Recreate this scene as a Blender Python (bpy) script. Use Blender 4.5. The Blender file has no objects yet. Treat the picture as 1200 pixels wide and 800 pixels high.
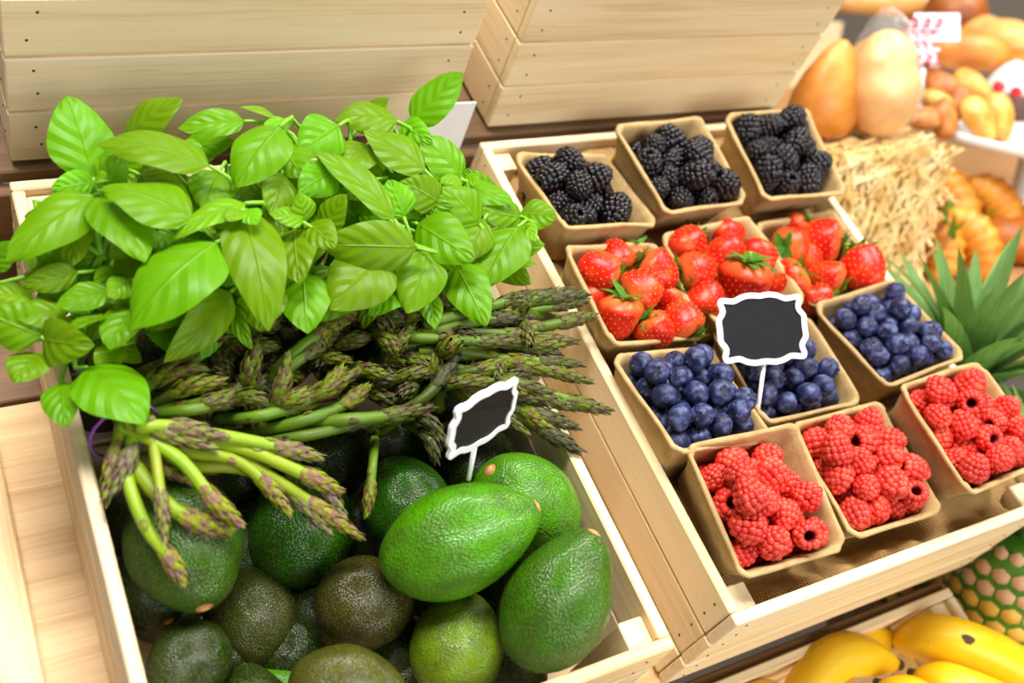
import bpy, bmesh, math, random
import numpy as np
from mathutils import Vector, Matrix, Quaternion
random.seed(7); rng = np.random.default_rng(7)
S = bpy.context.scene
COL = S.collection
# ---------------------------------------------------------------- camera frame
# Crates stand on a rack sloping 30 degrees.  (u, b, n) = along the rack, up the slope, off the slope.
FPX = 1222.0
Uv = np.array([2242., -414., FPX]); Uv /= np.linalg.norm(Uv)
Bv = np.array([-1065., -2158., FPX]); Bv -= Uv * (Uv @ Bv); Bv /= np.linalg.norm(Bv)
Nv = np.cross(Uv, Bv)
RC = np.stack([Uv, Bv, Nv])            # camera axes -> (u,b,n)
HC = 0.62                              # camera height over the rim plane of the middle crates
Z0 = 0.85                              # height of that plane's origin above the floor
TILT = math.radians(30)
TM = Matrix.Rotation(TILT, 4, 'X')
TQ = TM.to_quaternion()
CT, ST = math.cos(TILT), math.sin(TILT)
def W(u, b, n):
    return Vector((u, b * CT - n * ST, b * ST + n * CT + Z0))
def Wd(d):
    return Vector((d[0], d[1] * CT - d[2] * ST, d[1] * ST + d[2] * CT))
CAM = W(0, 0, HC)
def ray(x, y):                         # direction with unit depth along the optical axis
    return Wd(RC @ np.array([(x - 600) / FPX, (y - 400) / FPX, 1.0]))
def at(x, y, z):
    return CAM + ray(x, y) * z
def dep(x, y, n):                      # depth where a pixel's ray meets slope height n
    d = RC @ np.array([(x - 600) / FPX, (y - 400) / FPX, 1.0])
    return (n - HC) / d[2]
def on(x, y, n):
    return at(x, y, dep(x, y, n))
def onz(x, y, z):                      # where a pixel's ray meets a level surface
    d = ray(x, y)
    return CAM + d * ((z - CAM.z) / d.z)
VIEW = ray(600, 400).normalized()
CX = Wd(RC[:, 0]); CY = Wd(RC[:, 1])   # image right / image down in the world

cam = bpy.data.cameras.new('camera'); camo = bpy.data.objects.new('camera', cam); COL.objects.link(camo)
camo.matrix_world = Matrix.Translation(CAM) @ Matrix((CX, -CY, -VIEW)).transposed().to_4x4()
cam.sensor_width = 36; cam.lens = 36 * FPX / 1200; cam.clip_start = .01
cam.dof.use_dof = True; cam.dof.focus_distance = 0.76; cam.dof.aperture_fstop = 4.0
S.camera = camo
# ---------------------------------------------------------------- light
S.view_settings.view_transform = 'Standard'; S.view_settings.look = 'None'
S.view_settings.gamma = 1; S.view_settings.use_curve_mapping = False
S.view_settings.exposure = 0.0
w = bpy.data.worlds.new('shop_air'); S.world = w; w.use_nodes = True
w.node_tree.nodes['Background'].inputs[0].default_value = (1, .97, .93, 1)
w.node_tree.nodes['Background'].inputs[1].default_value = 0.06
def area(name, loc, tgt, sx, sy, power, col=(1, .96, .9)):
    l = bpy.data.lights.new(name, 'AREA'); l.shape = 'RECTANGLE'; l.size = sx; l.size_y = sy
    l.energy = power; l.color = col
    o = bpy.data.objects.new(name, l); COL.objects.link(o); o.location = loc
    o.rotation_euler = (Vector(tgt) - Vector(loc)).to_track_quat('-Z', 'Y').to_euler()
    return o
area('ceiling_panel_light', (.12, -.1, 3.0), (.3, .4, .9), 1.2, .5, 74)
area('ceiling_panel_light', (2.0, -.1, 3.0), (.6, .4, .9), 1.2, .5, 66)
area('ceiling_panel_light', (.9, 1.7, 3.0), (1.0, 1.3, .9), 1.2, .5, 7)
area('front_fill_light', (.9, -2.8, 1.5), (.4, .4, .9), 2.4, 1.6, 84, (1, .98, .95))  # added fill from behind the camera, brightens the forward-facing crate slats

# ---------------------------------------------------------------- node helpers
MATS = {}
class NT:
    def __init__(s, name):
        s.m = bpy.data.materials.new(name); s.m.use_nodes = True
        s.t = s.m.node_tree; s.p = s.t.nodes['Principled BSDF']; s.out = s.t.nodes['Material Output']
        MATS[name] = s.m
    def n(s, typ, **kw):
        nd = s.t.nodes.new(typ)
        for k, v in kw.items():
            if hasattr(nd, k): setattr(nd, k, v)
            else: nd.inputs[k.replace('_', ' ')].default_value = v
        return nd
    def l(s, a, b): s.t.links.new(a, b)
    def coord(s, scale=(1, 1, 1), kind='Object', rnd=False):
        tc = s.n('ShaderNodeTexCoord'); mp = s.n('ShaderNodeMapping'); mp.inputs['Scale'].default_value = scale
        s.l(tc.outputs[kind], mp.inputs['Vector'])
        if rnd:
            oi = s.n('ShaderNodeObjectInfo'); v = s.n('ShaderNodeVectorMath', operation='SCALE'); v.inputs[0].default_value = (37, 51, 23)
            s.l(oi.outputs['Random'], v.inputs['Scale']); s.l(v.outputs[0], mp.inputs['Location'])
        return mp.outputs[0]
    def noise(s, vec, scale, detail=4, rough=.55, dist=0):
        nd = s.n('ShaderNodeTexNoise'); nd.inputs['Scale'].default_value = scale; nd.inputs['Detail'].default_value = detail
        nd.inputs['Roughness'].default_value = rough; nd.inputs['Distortion'].default_value = dist
        s.l(vec, nd.inputs['Vector']); return nd.outputs['Fac']
    def ramp(s, fac, stops, interp='LINEAR'):
        nd = s.n('ShaderNodeValToRGB'); nd.color_ramp.interpolation = interp
        e = nd.color_ramp.elements
        while len(e) < len(stops): e.new(.5)
        for i, (p, c) in enumerate(stops):
            e[i].position = p; e[i].color = (*c, 1) if len(c) == 3 else c
        s.l(fac, nd.inputs[0]); return nd.outputs[0]
    def mix(s, fac, a, b, mode='MIX'):
        nd = s.n('ShaderNodeMix', data_type='RGBA', blend_type=mode)
        for sock, v in ((nd.inputs[0], fac), (nd.inputs[6], a), (nd.inputs[7], b)):
            if hasattr(v, 'links'): s.l(v, sock)
            else: sock.default_value = v if isinstance(v, float) else (*v, 1) if len(v) == 3 else v
        return nd.outputs[2]
    def math(s, op, a, b=0.0, c=0.0):
        nd = s.n('ShaderNodeMath', operation=op)
        for i, v in enumerate((a, b, c)):
            if hasattr(v, 'links'): s.l(v, nd.inputs[i])
            else: nd.inputs[i].default_value = v
        return nd.outputs[0]
    def bump(s, h, strength=.3, dist=.001):
        nd = s.n('ShaderNodeBump'); nd.inputs['Strength'].default_value = strength; nd.inputs['Distance'].default_value = dist
        s.l(h, nd.inputs['Height']); s.l(nd.outputs[0], s.p.inputs['Normal'])
    def hsv(s, col, h=None, v=None, sat=None):
        nd = s.n('ShaderNodeHueSaturation'); s.l(col, nd.inputs['Color'])
        for k, x in (('Hue', h), ('Value', v), ('Saturation', sat)):
            if x is None: continue
            if hasattr(x, 'links'): s.l(x, nd.inputs[k])
            else: nd.inputs[k].default_value = x
        return nd.outputs[0]
    def rnd(s, lo, hi):
        oi = s.n('ShaderNodeObjectInfo'); mr = s.n('ShaderNodeMapRange')
        mr.inputs['To Min'].default_value = lo; mr.inputs['To Max'].default_value = hi
        s.l(oi.outputs['Random'], mr.inputs['Value']); return mr.outputs[0]
    def set(s, col=None, rough=None, **kw):
        if col is not None:
            if hasattr(col, 'links'): s.l(col, s.p.inputs['Base Color'])
            else: s.p.inputs['Base Color'].default_value = (*col, 1)
        if rough is not None:
            if hasattr(rough, 'links'): s.l(rough, s.p.inputs['Roughness'])
            else: s.p.inputs['Roughness'].default_value = rough
        for k, v in kw.items(): s.p.inputs[k.replace('_', ' ')].default_value = v
        return s.m
def srgb(r, g, b):
    f = lambda c: (c / 255 / 12.92) if c / 255 <= .04045 else ((c / 255 + .055) / 1.055) ** 2.4
    return (f(r), f(g), f(b))
def plain(name, rgb, rough=.5, **kw):
    return NT(name).set(rgb, rough, **kw)

def wood(name, c1, c2, c3):
    s = NT(name)
    band = s.noise(s.coord((1.3, 22, 22), rnd=True), 2.4, 4, .55, .4)
    fine = s.noise(s.coord((3.5, 150, 150), rnd=True), 2.6, 4, .6)
    f = s.math('ADD', s.math('MULTIPLY', band, .62), s.math('MULTIPLY', fine, .38))
    c = s.ramp(f, [(.34, c1), (.52, c2), (.70, c3)])
    vo = s.n('ShaderNodeTexVoronoi'); vo.inputs['Scale'].default_value = 5.5
    s.l(s.coord((1.2, 2.6, 2.6), rnd=True), vo.inputs['Vector'])
    kn = s.ramp(vo.outputs['Distance'], [(.03, (1, 1, 1)), (.06, (0, 0, 0))])
    c = s.mix(s.math('MULTIPLY', kn, .5), c, srgb(140, 84, 40))
    c = s.hsv(c, v=s.rnd(.95, 1.04), sat=s.rnd(.9, 1.1))
    s.set(c, .5); s.bump(fine, .10, .0005)
    return s.m
wood('pine', srgb(244, 226, 190), srgb(236, 214, 172), srgb(214, 184, 136))
wood('pine_pale', srgb(242, 224, 192), srgb(234, 208, 164), srgb(210, 174, 120))
wood('deck_pine', srgb(236, 204, 150), srgb(222, 184, 126), srgb(194, 150, 94))
wood('brown_board', srgb(146, 112, 74), srgb(124, 92, 58), srgb(100, 72, 44))
plain('nail', srgb(70, 56, 46), .5, Metallic=.4)
plain('white_plastic', srgb(240, 240, 246), .35)
plain('white_card', srgb(236, 238, 245), .7)
plain('ceramic', srgb(240, 238, 236), .2)
plain('purple_rubber', srgb(120, 60, 150), .5)

s = NT('pulp')                                       # moulded paper-pulp punnets
v = s.coord(); a = s.noise(v, 60, 6, .65); b_ = s.noise(v, 600, 3, .6)
c = s.ramp(a, [(.3, srgb(172, 142, 94)), (.55, srgb(194, 166, 116)), (.8, srgb(210, 184, 136))])
c = s.mix(s.math('MULTIPLY', b_, .35), c, srgb(150, 116, 76)); c = s.hsv(c, v=s.rnd(.92, 1.06))
s.set(c, .9, Specular_IOR_Level=.15); s.bump(s.math('ADD', a, s.math('MULTIPLY', b_, .5)), .5, .0015)

s = NT('burlap')
v = s.coord()
w1 = s.n('ShaderNodeTexWave', bands_direction='X'); w1.inputs['Scale'].default_value = 170; w1.inputs['Distortion'].default_value = 1.5
w2 = s.n('ShaderNodeTexWave', bands_direction='Y'); w2.inputs['Scale'].default_value = 170; w2.inputs['Distortion'].default_value = 1.5
s.l(v, w1.inputs['Vector']); s.l(v, w2.inputs['Vector'])
wv = s.math('MAXIMUM', w1.outputs['Fac'], w2.outputs['Fac'])
c = s.ramp(wv, [(.2, srgb(128, 94, 52)), (.7, srgb(196, 156, 98)), (1, srgb(222, 186, 130))])
c = s.mix(s.math('MULTIPLY', s.noise(v, 45, 4), .6), c, srgb(140, 104, 58))
s.set(c, .95, Specular_IOR_Level=.1); s.bump(wv, .8, .0012)

def leafmat(name, top, under, trans):
    s = NT(name)
    uv = s.n('ShaderNodeUVMap'); sep = s.n('ShaderNodeSeparateXYZ'); s.l(uv.outputs[0], sep.inputs[0])
    x, y = sep.outputs[0], sep.outputs[1]
    side = s.math('ABSOLUTE', s.math('SUBTRACT', y, .5))
    rib = s.ramp(side, [(.0, (1, 1, 1)), (.03, (0, 0, 0))])
    ph = s.math('SUBTRACT', s.math('MULTIPLY', x, 5.0), s.math('MULTIPLY', side, 3.4))
    fr = s.math('ABSOLUTE', s.math('SUBTRACT', s.math('FRACT', ph), .5))
    vein = s.ramp(fr, [(.0, (1, 1, 1)), (.09, (0, 0, 0))])
    veins = s.math('MAXIMUM', rib, s.math('MULTIPLY', vein, .6))
    nz = s.noise(s.coord((1, 1, 1), rnd=True), 45, 3)
    c = s.mix(nz, tuple(k * .82 for k in top), tuple(k * 1.15 for k in top))
    c = s.hsv(c, h=s.rnd(.482, .518), v=s.rnd(.8, 1.15))
    c = s.mix(s.math('MULTIPLY', veins, .16), c, under)
    s.set(c, .38, Specular_IOR_Level=.22)
    s.bump(s.math('SUBTRACT', s.math('MULTIPLY', fr, 1.2), s.math('MULTIPLY', rib, .8)), .45, .0022)
    tr = s.n('ShaderNodeBsdfTranslucent'); tr.inputs[0].default_value = (*trans, 1)
    mx = s.n('ShaderNodeMixShader'); mx.inputs[0].default_value = .26
    s.l(s.p.outputs[0], mx.inputs[1]); s.l(tr.outputs[0], mx.inputs[2]); s.l(mx.outputs[0], s.out.inputs[0])
    return s.m
leafmat('basil_leaf', (.125, .30, .0008), (.32, .54, .02), (.24, .43, .001))
leafmat('young_leaf', (.16, .40, .005), (.34, .58, .04), (.26, .54, .006))
leafmat('calyx', (.10, .26, .02), (.25, .42, .08), (.15, .35, .03))
leafmat('crown_leaf', (.17, .32, .09), (.42, .52, .30), (.18, .34, .06))
plain('basil_stem', srgb(120, 180, 40), .45)
plain('crown_stem', srgb(120, 130, 60), .6)

s = NT('avocado_skin')                               # object colour sets the ripeness
oi = s.n('ShaderNodeObjectInfo'); v = s.coord(rnd=True)
sp = s.n('ShaderNodeTexVoronoi'); sp.inputs['Scale'].default_value = 24; s.l(v, sp.inputs['Vector'])
dot = s.ramp(sp.outputs['Distance'], [(.10, (1, 1, 1)), (.34, (0, 0, 0))])
big = s.noise(v, 1.9, 5, .65); patch = s.ramp(big, [(.40, (0, 0, 0)), (.62, (1, 1, 1))])
base = oi.outputs['Color']
dark = s.mix(.72, base, srgb(44, 34, 18))
c = s.mix(s.math('MULTIPLY', patch, .62), base, dark)
c = s.mix(s.math('MULTIPLY', dot, .55), c, srgb(128, 176, 20))
sp2 = s.noise(v, 7, 3, .7); sc = s.ramp(sp2, [(.60, (0, 0, 0)), (.68, (1, 1, 1))])
c = s.mix(s.math('MULTIPLY', sc, .5), c, srgb(74, 52, 26))
s.set(c, s.math('ADD', .22, s.math('MULTIPLY', patch, .14)), Specular_IOR_Level=.42)
s.bump(s.math('ADD', s.math('MULTIPLY', sp.outputs['Distance'], .8), big), .26, .025)
plain('avocado_button', srgb(176, 128, 70), .7)
plain('button_core', srgb(214, 160, 96), .8)

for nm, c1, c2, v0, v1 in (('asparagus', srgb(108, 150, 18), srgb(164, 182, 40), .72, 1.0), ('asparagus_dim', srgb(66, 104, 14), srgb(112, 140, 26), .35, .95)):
    s = NT(nm); v = s.coord(rnd=True); a = s.noise(v, 30, 3)
    uv = s.n('ShaderNodeUVMap')
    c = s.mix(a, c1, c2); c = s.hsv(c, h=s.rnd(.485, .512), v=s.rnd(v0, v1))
    st = s.n('ShaderNodeTexWave', bands_direction='Y'); st.inputs['Scale'].default_value = 9; s.l(uv.outputs[0], st.inputs['Vector'])
    s.set(c, .42, Specular_IOR_Level=.35); s.bump(st.outputs['Fac'], .15, .0006)
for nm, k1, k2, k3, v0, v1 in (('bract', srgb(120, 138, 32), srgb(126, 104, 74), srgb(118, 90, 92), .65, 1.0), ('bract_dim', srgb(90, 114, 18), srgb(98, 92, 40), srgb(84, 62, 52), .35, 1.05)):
    s = NT(nm); v = s.coord(rnd=True); a = s.noise(v, 240, 2)
    c = s.ramp(a, [(.40, k1), (.52, k2), (.64, k3)])
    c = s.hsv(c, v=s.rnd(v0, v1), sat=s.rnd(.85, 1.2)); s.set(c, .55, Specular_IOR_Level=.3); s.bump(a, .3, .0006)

def berry(name, lo, mid, hi, scale=120, rough=.3, sss=0, radius=(.004, .001, .001), **kw):
    s = NT(name); v = s.coord(rnd=True); a = s.noise(v, scale, 3)
    c = s.ramp(a, [(.3, lo), (.5, mid), (.72, hi)]); c = s.hsv(c, v=s.rnd(.82, 1.15))
    s.set(c, rough, **kw)
    if sss:
        s.p.inputs['Subsurface Weight'].default_value = sss; s.p.inputs['Subsurface Radius'].default_value = radius; s.p.inputs['Subsurface Scale'].default_value = 1.0
    return s
berry('blackberry', srgb(6, 5, 10), srgb(10, 8, 15), srgb(34, 12, 22), 1.0, .17, Specular_IOR_Level=.42)
berry('raspberry', srgb(194, 28, 20), srgb(218, 52, 38), srgb(234, 92, 66), 1.2, .45)
s = berry('strawberry', srgb(178, 14, 6), srgb(204, 30, 12), srgb(222, 84, 28), .9, .36, Specular_IOR_Level=.35)
tcs = s.n('ShaderNodeTexCoord'); sz = s.n('ShaderNodeSeparateXYZ'); s.l(tcs.outputs['Object'], sz.inputs[0])
old = s.p.inputs['Base Color'].links[0].from_socket
sh = s.ramp(sz.outputs[2], [(.35, (0, 0, 0)), (.85, (1, 1, 1))])          # paler, orange shoulder under the calyx
s.set(s.mix(s.math('MULTIPLY', sh, .7), old, srgb(232, 128, 60)))
plain('achene', srgb(224, 166, 70), .5)
berry('blueberry', srgb(16, 18, 42), srgb(36, 43, 86), srgb(98, 110, 156), 1.8, .5, Specular_IOR_Level=.4)
plain('blueberry_crown', srgb(34, 34, 62), .7)
plain('raspberry_core', srgb(120, 12, 20), .6)
plain('strawberry_stalk', srgb(130, 170, 60), .5)

s = NT('banana'); v = s.coord(rnd=True); a = s.noise(v, 12, 4); d = s.noise(v, 90, 2)
c = s.mix(a, srgb(244, 204, 20), srgb(236, 184, 12)); sp = s.ramp(d, [(.70, (0, 0, 0)), (.76, (1, 1, 1))])
c = s.mix(s.math('MULTIPLY', sp, .6), c, srgb(96, 60, 20)); s.set(c, .42)
plain('banana_tip', srgb(70, 54, 30), .8)
plain('banana_stalk', srgb(196, 190, 60), .6)
s = NT('pineapple_eye'); v = s.coord(kind='Object'); a = s.noise(s.coord(rnd=True), 160, 3)
oi = s.n('ShaderNodeObjectInfo')
c = s.mix(a, srgb(206, 168, 130), srgb(170, 120, 70)); c = s.mix(.6, c, oi.outputs['Color']); s.set(c, .55)
s = NT('pineapple_skin'); a = s.noise(s.coord(), 60, 3)
sepo = s.n('ShaderNodeSeparateXYZ'); s.l(s.coord(), sepo.inputs[0])
c = s.mix(a, srgb(40, 110, 22), srgb(92, 140, 30)); s.set(c, .5)
def bread(name, lo, mid, hi, scale=9, rough=.45):
    s = NT(name); v = s.coord(rnd=True); a = s.noise(v, scale, 4, .6); f = s.noise(v, 150, 3)
    c = s.ramp(a, [(.3, lo), (.5, mid), (.72, hi)]); c = s.hsv(c, v=s.rnd(.93, 1.07)); s.set(c, rough); s.bump(f, .2, .001); return s
bread('bread_gold', srgb(206, 134, 60), srgb(224, 168, 92), srgb(236, 198, 136), 16)
bread('bread_orange', srgb(180, 98, 24), srgb(206, 128, 42), srgb(226, 162, 76), 14)
bread('bread_brown', srgb(104, 52, 18), srgb(142, 76, 28), srgb(186, 112, 50))
bread('cookie', srgb(190, 118, 34), srgb(220, 160, 62), srgb(238, 198, 108), 1.4)
bread('cookie_brown', srgb(146, 74, 20), srgb(182, 106, 38), srgb(210, 144, 66), 1.4)
bread('croissant', srgb(180, 100, 16), srgb(212, 138, 36), srgb(232, 176, 80), 16)
plain('cream', srgb(250, 248, 246), .5)
plain('chocolate', srgb(84, 52, 42), .5)
plain('jam', srgb(206, 24, 34), .25)
s = NT('clear_film')
s.set((1, 1, 1), .12, Transmission_Weight=.0, Alpha=.10, Specular_IOR_Level=.9)
s = NT('gingham'); uv = s.n('ShaderNodeUVMap'); ck = s.n('ShaderNodeTexChecker'); ck.inputs['Scale'].default_value = 12
ck.inputs[1].default_value = (*srgb(206, 66, 100), 1); ck.inputs[2].default_value = (*srgb(250, 240, 244), 1); s.l(uv.outputs[0], ck.inputs['Vector']); s.set(ck.outputs[0], .8)
berry('straw', srgb(216, 176, 104), srgb(236, 206, 140), srgb(248, 230, 184), 30, .6)
plain('straw_core', srgb(176, 128, 60), .9)
plain('twine', srgb(120, 150, 70), .8)
s = NT('chalk_face'); a = s.noise(s.coord(), 90, 5); c = s.mix(a, srgb(16, 16, 19), srgb(28, 28, 33)); s.set(c, .5, Specular_IOR_Level=.2)
s = NT('wall_paint'); a = s.noise(s.coord(), 3, 3); s.set(s.mix(a, srgb(196, 186, 172), srgb(210, 202, 190)), .8)
s = NT('floor_tile'); br = s.n('ShaderNodeTexBrick'); br.offset = 0; br.inputs['Scale'].default_value = 1.6
br.inputs['Color1'].default_value = (*srgb(150, 140, 128), 1); br.inputs['Color2'].default_value = (*srgb(160, 150, 138), 1); br.inputs['Mortar'].default_value = (*srgb(104, 96, 88), 1)
br.inputs['Mortar Size'].default_value = .006; br.inputs['Brick Width'].default_value = 1; br.inputs['Row Height'].default_value = 1
s.l(s.coord(), br.inputs['Vector']); s.set(br.outputs[0], .35)
s = NT('table_cloth'); s.set(srgb(186, 138, 88), .85); s.bump(s.noise(s.coord(), 300, 2), .2, .0006)

# ---------------------------------------------------------------- mesh helpers
def mesh(name, verts, faces, mat, smooth=True, uvs=None):
    me = bpy.data.meshes.new(name); me.from_pydata([tuple(v) for v in verts], [], faces)
    if smooth: me.polygons.foreach_set('use_smooth', [True] * len(me.polygons))
    if uvs is not None:
        l = me.uv_layers.new(name='UVMap'); li = np.zeros(len(me.loops), dtype=np.int32); me.loops.foreach_get('vertex_index', li)
        l.data.foreach_set('uv', np.asarray(uvs, dtype=np.float32)[li].ravel())
    for m in (mat if isinstance(mat, (list, tuple)) else [mat]): me.materials.append(MATS[m])
    return me
def link(name, me, parent=None, loc=None, quat=None, scale=None):
    o = bpy.data.objects.new(name, me); COL.objects.link(o)
    if parent is not None: o.parent = parent
    o.rotation_mode = 'QUATERNION'
    if loc is not None: o.location = loc
    if quat is not None: o.rotation_quaternion = quat
    if scale is not None: o.scale = (scale,) * 3 if isinstance(scale, (int, float)) else scale
    return o
def tag(o, label, cat, group=None, kind=None):
    o['label'] = label; o['category'] = cat
    if group: o['group'] = group
    if kind: o['kind'] = kind
    return o
def empty(name, loc, quat=None):
    e = bpy.data.objects.new(name, None); COL.objects.link(e); e.empty_display_size = .02
    e.location = loc; e.rotation_mode = 'QUATERNION'
    if quat is not None: e.rotation_quaternion = quat
    return e
def struct(o):
    o['kind'] = 'structure'; return o
BOX = {}
def boxmesh(L, D, Hh, mat, bev=.0012):
    key = (round(L, 4), round(D, 4), round(Hh, 4), mat)
    if key in BOX: return BOX[key]
    bm = bmesh.new(); bmesh.ops.create_cube(bm, size=1)
    bmesh.ops.scale(bm, vec=(L, D, Hh), verts=bm.verts)
    if bev: bmesh.ops.bevel(bm, geom=bm.edges[:], offset=bev, segments=1, affect='EDGES')
    me = bpy.data.meshes.new('board'); bm.to_mesh(me); bm.free(); me.materials.append(MATS[mat]); BOX[key] = me
    return me
def revolve(name, prof, mat, seg=24, cap=True):
    vs, fs = [], []
    for r, z in prof:
        for k in range(seg):
            a = 2 * math.pi * k / seg; vs.append((r * math.cos(a), r * math.sin(a), z))
    for i in range(len(prof) - 1):
        for k in range(seg):
            a, b = i * seg + k, i * seg + (k + 1) % seg
            fs.append((a, b, b + seg, a + seg))
    if cap:
        fs.append(tuple(reversed(range(seg)))); fs.append(tuple(range((len(prof) - 1) * seg, len(prof) * seg)))
    return mesh(name, vs, fs, mat)
def frames(pts):
    pts = [Vector(p) for p in pts]; n = len(pts); out = []
    t0 = (pts[1] - pts[0]).normalized()
    a = t0.orthogonal().normalized()
    for i in range(n):
        t = (pts[min(i + 1, n - 1)] - pts[max(i - 1, 0)]).normalized()
        a = (a - t * a.dot(t)); a = a.normalized() if a.length > 1e-6 else t.orthogonal().normalized()
        out.append((pts[i], t, a, t.cross(a)))
    return out
def tube(pts, radii, seg=8, caps=True, vs=None, fs=None, section=None):
    vs = [] if vs is None else vs; fs = [] if fs is None else fs; o = len(vs)
    fr = frames(pts)
    for (p, t, a, b), r in zip(fr, radii):
        for k in range(seg):
            an = 2 * math.pi * k / seg; q = r * (section[k] if section else 1)
            vs.append(p + a * (math.cos(an) * q) + b * (math.sin(an) * q))
    for i in range(len(fr) - 1):
        for k in range(seg):
            x, y = o + i * seg + k, o + i * seg + (k + 1) % seg
            fs.append((x, y, y + seg, x + seg))
    if caps:
        fs.append(tuple(reversed(range(o, o + seg)))); e = o + (len(fr) - 1) * seg; fs.append(tuple(range(e, e + seg)))
    return vs, fs
def bez(p, n):                          # smooth curve through 2..4 points
    P = [Vector(q) for q in p]
    if len(P) == 2: return [P[0].lerp(P[1], i / (n - 1)) for i in range(n)]
    pts = [P[0] * 2 - P[1]] + P + [P[-1] * 2 - P[-2]]; out = []; m = len(P) - 1
    for i in range(n):
        s = i / (n - 1) * m; k = min(int(s), m - 1); t = s - k; a, b, c, d = pts[k:k + 4]
        out.append(.5 * ((2 * b) + (c - a) * t + (2 * a - 5 * b + 4 * c - d) * t * t + (3 * b - a - 3 * c + d) * t ** 3))
    return out
def ico(sub=2):
    bm = bmesh.new(); bmesh.ops.create_icosphere(bm, subdivisions=sub, radius=1)
    v = np.array([q.co[:] for q in bm.verts]); f = [[q.index for q in p.verts] for p in bm.faces]; bm.free(); return v, f
ICO2 = ico(2); ICO3 = ico(3); ICO4 = ico(4)
def quat_z(d, spin=0.0):
    q = Vector(d).normalized().to_track_quat('Z', 'Y'); return q @ Quaternion((0, 0, 1), spin)
def rndquat():
    q = rng.normal(size=4); return Quaternion(q / np.linalg.norm(q))
def copy_tree(o, parent=None):
    c = o.copy(); COL.objects.link(c)
    if parent is not None: c.parent = parent
    for ch in o.children: copy_tree(ch, c)
    return c

# ---------------------------------------------------------------- room
def plane_obj(name, pts, mat):
    c = sum((Vector(p) for p in pts), Vector()) / len(pts)
    return struct(link(name, mesh(name, [Vector(p) - c for p in pts], [tuple(range(len(pts)))], mat, False), loc=c))
plane_obj('floor', [(-3, -3, 0), (5, -3, 0), (5, 5, 0), (-3, 5, 0)], 'floor_tile')
plane_obj('wall_back', [(-3, 5, 0), (5, 5, 0), (5, 5, 3.2), (-3, 5, 3.2)], 'wall_paint')
plane_obj('wall_right', [(5, 5, 0), (5, -3, 0), (5, -3, 3.2), (5, 5, 3.2)], 'wall_paint')
plane_obj('wall_left', [(-3, -3, 0), (-3, 5, 0), (-3, 5, 3.2), (-3, -3, 3.2)], 'wall_paint')

# ---------------------------------------------------------------- crates
TH = .009                               # board thickness
SL = .0425                              # slat pitch
def crate(u0, u1, b0, b1, ntop, label, mat='pine', nails=True, name='wooden_crate', group=None, SL=.0425, HT=.13):
    """slatted crate, rim plane at ntop; three slats a side, corner posts, slatted base."""
    e = empty(name, W((u0 + u1) / 2, (b0 + b1) / 2, ntop - HT), TQ)
    cu, cb = u1 - u0, b1 - b0
    tag(e, label, 'crate', group)
    hs = SL - .0022
    nd = bpy.data.meshes.get('nail_head') or revolve('nail_head', [(.0011, 0), (.0011, .0003), (.0004, .0006)], 'nail', 8)
    def slat(L, loc, axis, h=hs, t=TH, m=mat):
        o = link('slat', boxmesh(L, t, h, m), e, loc, Quaternion((0, 0, 1), math.pi / 2) if axis == 'b' else None)
        return o
    for k in range(3):
        z = HT - hs / 2 - k * SL
        for sgn in (-1, 1):
            j = random.uniform(-.0004, .0004)
            o = slat(cu, (0, sgn * (cb / 2 - TH / 2) + j, z), 'u')
            if nails:
                for sx in (-1, 1):
                    for dz in (-.010, .011):
                        link('nail', nd, o, (sx * (cu / 2 - .019) + random.uniform(-.004, .004), sgn * TH / 2, dz + random.uniform(-.003, .003)), quat_z((0, sgn, 0)))
            o = slat(cb - 2 * TH - .0006, (sgn * (cu / 2 - TH / 2) + j, 0, z), 'b')
            if nails:
                for sx in (-1, 1):
                    for dz in (-.010, .011):
                        # the slat is turned a quarter turn: its -y side faces +u
                        link('nail', nd, o, (sx * (cb / 2 - TH - .012), -sgn * TH / 2, dz + random.uniform(-.003, .003)), quat_z((0, -sgn, 0)))
    ph = HT - .014
    pm = boxmesh(ph, .020, .020, mat)
    for sx in (-1, 1):
        for sy in (-1, 1):
            link('corner_post', pm, e, (sx * (cu / 2 - TH - .0104), sy * (cb / 2 - TH - .0104), .0075 + ph / 2 - .0005), Quaternion((0, 1, 0), math.pi / 2))
    nb = 6; pw = (cb - 2 * TH) / nb
    for k in range(nb):
        link('base_slat', boxmesh(cu - 2 * TH - .001, pw - .004, .006, mat), e, (0, -cb / 2 + TH + pw * (k + .5), .0038))
    return e
CRA = (.060, .397, .1105, .583)         # avocado crate  (u0,u1,b0,b1)
CRB = (.4505, .8125, .110, .585)        # berry crate
crate(*CRA, 0, 'pine crate holding the avocados, asparagus and basil', 'pine_pale')
crate(*CRB, 0, 'pine crate lined with burlap holding twelve punnets of berries')
crate(.066, .429, .612, 1.087, .138, SL=.0502, HT=.152, label= 'raised pine crate standing on the step behind the basil')
crate(.474, .836, .612, 1.087, .138, SL=.0502, HT=.152, label= 'raised pine crate standing on the step behind the blackberry punnets')
crate(.447, .809, -.372, .101, -.155, 'pine crate of bananas on the step below the berry crate')

# ---------------------------------------------------------------- stepped rack
rk = empty('stepped_display_rack', W(.44, .35, -.30), TQ)
tag(rk, 'brown stepped wooden rack carrying the tilted pine crates', 'rack')
def rackpart(name, u, b, n, su, sb, sn, mat):
    L = max(su, sb)
    if sb > su: o = link(name, boxmesh(sb, su, sn, mat), rk, (u - .44, b - .35, n + .30), Quaternion((0, 0, 1), math.pi / 2))
    else: o = link(name, boxmesh(su, sb, sn, mat), rk, (u - .44, b - .35, n + .30))
    return o
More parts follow.
